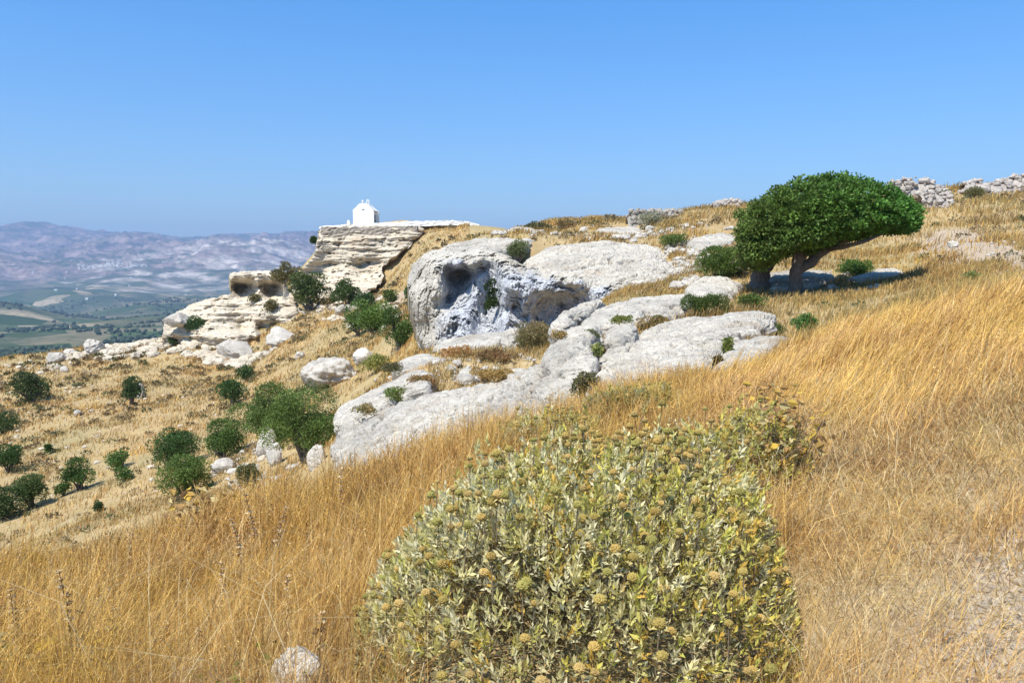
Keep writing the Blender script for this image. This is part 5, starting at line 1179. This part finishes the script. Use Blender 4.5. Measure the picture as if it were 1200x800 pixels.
# ------------------------------------------------------------------ the felted bush in front
def felted_bush(label, cx, cy, rx, ry, H, nros, nhead, seed, name="bush", lsc=1.0, yellow=.25, green=0.0, full=True, skew=0.0):
    r = np.random.default_rng(seed); zb = gz(cx, cy); o0 = np.array([cx, cy, zb])
    root = empty(name, o0, label, "bush")
    def dome(n, lo=.0):
        th = r.uniform(0, 2 * math.pi, n); q = np.sqrt(r.uniform(lo, 1.0, n)); ux, uy = q * np.cos(th), q * np.sin(th)
        return ux, uy
    def top(ux, uy):
        q = np.clip(ux ** 2 + uy ** 2, 0, 1); x, y = cx + ux * rx, cy + uy * ry
        hgt = H * (1 - q ** 2.5) ** .72 * (1 - skew * np.clip(-ux, 0, 1)) * (1 + .30 * fbm(xy0(x, y, 2.3 / max(rx, .3), seed), 3) + .24 * fbm(xy0(x, y, 6, seed), 2))
        return x, y, hgt
    ux, uy = dome(nros); x, y, hg = top(ux, uy); zg = ground(x, y)
    lay = 1 - np.abs(r.normal(0, .13, nros)) - .45 * (r.random(nros) < .22) * r.random(nros) + .22 * (r.random(nros) < .13) * r.random(nros)
    tips = np.stack([x, y, zg + .04 + hg * np.clip(lay, .1, 1.25)], 1)
    nd = unit(np.stack([ux / rx * .55, uy / ry * .55, .85 + 0 * ux], 1) + r.normal(size=(nros, 3)) * .22)
    m = 9
    k = np.repeat(np.arange(nros), m); j = np.tile(np.arange(m), nros)
    az_ = j * 2.4 + r.uniform(0, 6.28, nros)[k]; a = unit(np.cross(nd, [.3, .2, .9])); b = np.cross(nd, a)
    spread = np.clip(.25 + .09 * j + r.normal(0, .12, len(j)), .1, 1.3)
    D = unit(nd[k] * np.cos(spread)[:, None] + (a[k] * np.cos(az_)[:, None] + b[k] * np.sin(az_)[:, None]) * np.sin(spread)[:, None])
    sz = (r.uniform(.032, .060, nros) * lsc)[k] * r.uniform(.7, 1.15, len(k))
    C = tips[k] - nd[k] * (.010 * j * lsc)[:, None]
    tone = fbm(xy0(tips[:, 0], tips[:, 1], 2.0, seed + 1), 2)
    felt = np.array([(.78, .69, .38), (.70, .62, .29), (.82, .75, .46), (.64, .58, .22)])[r.integers(0, 4, nros)]
    ylw = np.array([(.66, .56, .12), (.58, .50, .13), (.70, .46, .10), (.52, .50, .12)])[r.integers(0, 4, nros)]
    isy = (r.random(nros) < np.clip(yellow + .10 + .40 * tone + .30 * (x - cx) / rx, .04, .9))[:, None]
    col = np.where(isy, ylw, felt)[k] * r.uniform(.75, 1.2, (len(k), 1))
    if green: col = col * (1 - green) + np.array([.15, .17, .06]) * green
    V, F = leaves(C, D, sz, sz * .34, r, .12)
    # older leaves down inside
    n2 = int(nros * 5.5); ux2, uy2 = dome(n2); x2, y2, h2 = top(ux2, uy2); z2 = ground(x2, y2)
    C2 = np.stack([x2, y2, z2 + .02 + h2 * r.uniform(.05, .9, n2)], 1)
    D2 = unit(r.normal(size=(n2, 3)) + [0, 0, .3]); s2 = r.uniform(.025, .055, n2) * lsc
    c2 = np.array([(.30, .29, .16), (.24, .20, .075), (.30, .21, .07), (.17, .13, .06), (.34, .34, .22)])[r.integers(0, 5, n2)] * r.uniform(.7, 1.15, (n2, 1))
    Vb, Fb = leaves(C2, D2, s2, s2 * .36, r, .1)
    Vl, Fl = joinmesh([(V, F), (Vb, Fb)])
    obj("foliage", Vl, Fl, M_FELT, parent=root, attrs=dict(tint=np.concatenate([rep4(col), rep4(c2)])))
    # woody stems
    sp = []; sel = r.choice(nros, min(nros, 420 if full else 70), replace=False)
    for i in sel:
        e = tips[i]; q0 = np.array([cx + (e[0] - cx) * .35 + r.normal() * .05, cy + (e[1] - cy) * .35 + r.normal() * .05, zb - .05]); q0[2] = min(q0[2], gz(q0[0], q0[1]))
        md = q0 * .45 + e * .55 + r.normal(size=3) * .03; sp.append(tube([q0, md, e], [.0055 * lsc, .0035 * lsc, .002], 4))
    obj("stems", *joinmesh(sp), M_STEM, parent=root)
    # dry seed heads on short stalks
    if nhead:
        ux3, uy3 = dome(nhead); kk = r.random(nhead) < .35; uy3 = np.where(kk, np.abs(uy3), uy3); ux3 = np.where(kk, np.abs(ux3), ux3); x3, y3, h3 = top(ux3, uy3); z3 = ground(x3, y3)
        Hc = np.stack([x3, y3, z3 + h3 * r.uniform(.84, 1.10, nhead) + .045 + .09 * (r.random(nhead) < .15)], 1)
        order = np.argsort(y3); rest = []; stalks = []
        V0, F0 = ICO[3]; spk = 1 + .20 * np.sin(V0[:, 0:1] * 11) * np.sin(V0[:, 1:2] * 12 + 1) * np.sin(V0[:, 2:3] * 11 + .5)
        hm_ = M_HEAD
        for q, i in enumerate(order):
            s = r.uniform(.0115, .019); axis = r.normal(size=3) * .25 + [0, 0, 1]
            Vh = V0 * spk * s * np.array([1.08, 1.08, .84]) * (1 + .07 * r.normal(size=(len(V0), 1))) + Hc[i]
            tcol = np.array([(.34, .255, .075), (.40, .275, .085), (.30, .26, .075), (.43, .30, .11)])[r.integers(0, 4)] * r.uniform(.8, 1.2)
            tc = np.broadcast_to(tcol, Vh.shape)
            # bracts under the head
            nb = 6; aa = r.uniform(0, 6.28) + np.arange(nb) * 1.05
            Db = unit(np.stack([np.cos(aa), np.sin(aa), r.uniform(-.5, .15, nb)], 1)); Vq, Fq = leaves(np.repeat(Hc[i:i + 1] - [0, 0, s * .6], nb, 0), Db, s * 2.0, s * .75, r, .1)
            cq = rep4(np.array([(.42, .34, .13)]) * r.uniform(.7, 1.2, (nb, 1)))
            Fqt = np.concatenate([Fq[:, [0, 1, 2]], Fq[:, [0, 2, 3]]])
            Vv, Ff = joinmesh([(Vh, F0), (Vq, Fqt)]); cc_ = np.concatenate([tc, cq])
            if full and q < 100: obj("seed_head", Vv, Ff, hm_, parent=root, attrs=dict(tint=cc_))
            else: rest.append((Vv, Ff, cc_))
            stalks.append(tube([Hc[i] - [r.normal() * .015, r.normal() * .015, .16], Hc[i] - [0, 0, s * .5]], [.0022, .0018], 4))
        tag(obj("stalks", *joinmesh(stalks), M_STEM, parent=root), kind='stuff')
        if rest:
            Vv, Ff = joinmesh([(a, b) for a, b, _ in rest]); tag(obj("seed_heads", Vv, Ff, hm_, parent=root, attrs=dict(tint=np.concatenate([q[2] for q in rest]))), kind='stuff')
    return root
M_HEAD = foliage_mat("dry seed heads", 0.05, 0.9, 0.05)
felted_bush("big grey green felted bush with round brown seed heads in the foreground", BUSH_C[0], BUSH_C[1], BUSH_R[0], BUSH_R[1], .72, 5600, 760, 1, lsc=.70, skew=.27)
bp = hit(735, 500); felted_bush("low yellowish bush behind the big felted bush, against the large right slab", bp[0], bp[1], .62, .5, .38, 520, 40, 2, lsc=1.0, yellow=.55, green=.35, full=False)
bp = hit(855, 575); felted_bush("low greyish bush at the back right of the big felted bush", bp[0], bp[1], .55, .75, .46, 900, 150, 3, yellow=.6, full=False, lsc=.8)
bp = hit(640, 530); felted_bush("small bush full of brown seed heads at the back left of the big felted bush", bp[0], bp[1], .60, .5, .32, 420, 70, 4, yellow=.4, full=False)

# ------------------------------------------------------------------ dead flower stalks with pale whorls, and withered broad leaves
def whorl_stalk(label, u, vb, vt, seed, pale=1.0, d=None):
    r = np.random.default_rng(seed + 300); b = hit(u, vb); dd = b[1]; h = (vb - vt) / FPX * dd * 1.2
    root = empty("dead_flower_stalk", b, label, "dry stalk", "dead flower stalks in the dry grass")
    n = int(np.clip(h / .055, 5, 9)); lx, ly = r.normal(0, .12), r.normal(0, .08)
    pts = np.array([[b[0] + lx * h * t * t, b[1] + ly * h * t * t, b[2] - .03 + h * t] for t in np.linspace(0, 1, 9)])
    V, F = tube(pts, np.linspace(.0045, .002, 9), 5); obj("stem", V, F, M_STEM, parent=root)
    tint = np.array([(.85, .70, .44), (.80, .60, .34), (.64, .42, .20), (.40, .25, .12)])
    for j in range(n):
        t = 1 - .62 * j / n; q = np.array([np.interp(t, np.linspace(0, 1, 9), pts[:, i]) for i in range(3)])
        m = 11; aa = np.arange(m) / m * 6.28 + r.uniform(0, 1)
        D = unit(np.stack([np.cos(aa), np.sin(aa), r.uniform(-.15, .55, m)], 1)); s = r.uniform(.024, .04) * (.7 + .5 * j / n)
        Vq, Fq = leaves(np.repeat(q[None], m, 0), D, s * r.uniform(.7, 1.2, m), s * .75, r, .2)
        obj("whorl", Vq, Fq, M_FELT, parent=root, attrs=dict(tint=rep4(tint[r.integers(0, 4, m)] * pale * r.uniform(.8, 1.1, (m, 1)))))
    return root
ST = [("dead whorled stalk, tallest at the lower left edge, leaning over the grass", 88, 800, 672), ("dead whorled stalk at the very left picture edge", 22, 790, 690),
 ("dead whorled stalk right of the tallest lower left one", 142, 770, 712), ("short dead stalk between the two lower left tall stalks", 112, 800, 738),
 ("dead stalk on the brow of the grass, right of the yellow withered plant", 302, 665, 580), ("pale dead stalk just right of the one on the brow", 322, 672, 598),
 ("grey dead stalk left of the pale brow stalks", 284, 680, 612), ("short dead whorled stalk in mid grass, straight below the brow stalks", 262, 728, 664),
 ("dead stalk with pale cups lower in the grass, left of the mid grass one", 190, 770, 728), ("dead stalk with pale cups right of the low left one", 240, 775, 735),
 ("slim dead stalk in the grass left of the felted bush", 336, 745, 676), ("whitish dead stalk beside the half buried stone", 374, 790, 720),
 ("dead stalk far left on the brow of the grass", 152, 680, 620), ("tall dead stalk right of the biggest slab's foot", 400, 620, 556), ("dead stalk standing alone at the upper left of the grass", 28, 690, 645)]
for i, (lb, u, vb, vt) in enumerate(ST): whorl_stalk(lb, u, vb, vt, i)
def withered(label, u, v, h, n, seed, cols, lsz=.10):
    r = np.random.default_rng(seed + 500); b = hit(u, v)
    root = empty("withered_plant", b, label, "withered plant", None)
    C, D = [], []
    st = []
    for j in range(n):
        t = r.uniform(.3, 1); p = b + [r.normal() * .13, r.normal() * .13, h * t]; C.append(p); a = r.uniform(0, 6.28); D.append([math.cos(a), math.sin(a), r.uniform(-.7, .35)])
        if j % 4 == 0: st.append(tube([b - [0, 0, .03], (b + p) / 2 + r.normal(size=3) * .03, p], [.004, .003, .002], 4))
    C = np.array(C); D = unit(np.array(D)); L = lsz * r.uniform(.5, 1.1, n)
    V, F = leaves(C, D, L, L * .62, r, .25); c = np.array(cols)[r.integers(0, len(cols), n)] * r.uniform(.75, 1.2, (n, 1))
    obj("leaves", V, F, M_FELT, parent=root, attrs=dict(tint=rep4(c))); obj("stems", *joinmesh(st), M_STEM, parent=root)
YW = [(.62, .42, .08), (.50, .32, .09), (.42, .25, .09), (.60, .48, .22), (.30, .18, .08)]
withered("withered plant with broad yellow leaves at the right shoulder of the felted bush", 925, 575, .62, 110, 1, YW, .09)
withered("smaller withered yellow plant behind the broad yellow one", 905, 520, .55, 80, 2, YW, .09)
withered("withered brown and yellow plant on the left brow of the grass", 238, 640, .60, 80, 3, YW, .11)
withered("withered yellow plant low at the lower left corner", 62, 810, .28, 40, 4, YW, .08)
withered("small patch of withered yellow leaves near the tallest left stalk", 95, 808, .22, 26, 5, YW, .07)
GRN = [(.10, .17, .03), (.14, .20, .05), (.08, .13, .03)]
withered("little fresh green weed at the lower left edge", 22, 800, .12, 30, 6, GRN, .05)
withered("little fresh green weed at the bottom edge left of the half buried stone", 292, 812, .12, 26, 7, GRN, .05)

# ------------------------------------------------------------------ far valley: groves and the village under the pale massif
r = np.random.default_rng(9)
n = 9000; x, y = sector(n, 850, 5200, -40, -8, r, 1.3); k = fbm(xy0(x, y, 1 / 260, 3), 4) + .35 * fbm(xy0(x, y, 1 / 60, 5), 2); ok = k > .12; x, y = x[ok], y[ok]; n = len(x); z = ground(x, y)
V0, F0 = ICO[1]; s = r.uniform(3.0, 6.5, n)
V = (V0[None] * np.stack([s, s, s * .8], 1)[:, None, :] * r.uniform(.75, 1.2, (n, len(V0), 1)) + np.stack([x, y, z + s * .5], 1)[:, None, :]).reshape(-1, 3)
F = (F0[None] + (np.arange(n) * len(V0))[:, None, None]).reshape(-1, 3)
c = np.repeat(np.array([(.03, .055, .02), (.045, .07, .028), (.06, .08, .04)])[r.integers(0, 3, n)], len(V0), 0)
tag(obj("far_groves", V, F, M_LEAF, attrs=dict(tint=c)), kind='stuff')
parts = []
for i in range(170):
    u = r.uniform(92, 172) if i < 140 else r.uniform(20, 330); dd = r.uniform(7150, 7330) if i < 140 else r.uniform(4500, 7400)
    v = 321 + r.normal() * 1.6
    p = P(u, v, dd); p[2] = gz(p[0], p[1]); w_, h_, l_ = r.uniform(8, 20), r.uniform(6, 13), r.uniform(8, 18)
    Vb, Fb = box(-w_ / 2, w_ / 2, -l_ / 2, l_ / 2, -3, h_); parts.append((Vb + p, Fb))
tag(obj("village", *joinmesh(parts), plain_mat("far house walls", (.72, .66, .58), .9, .1, .01)), kind='stuff')
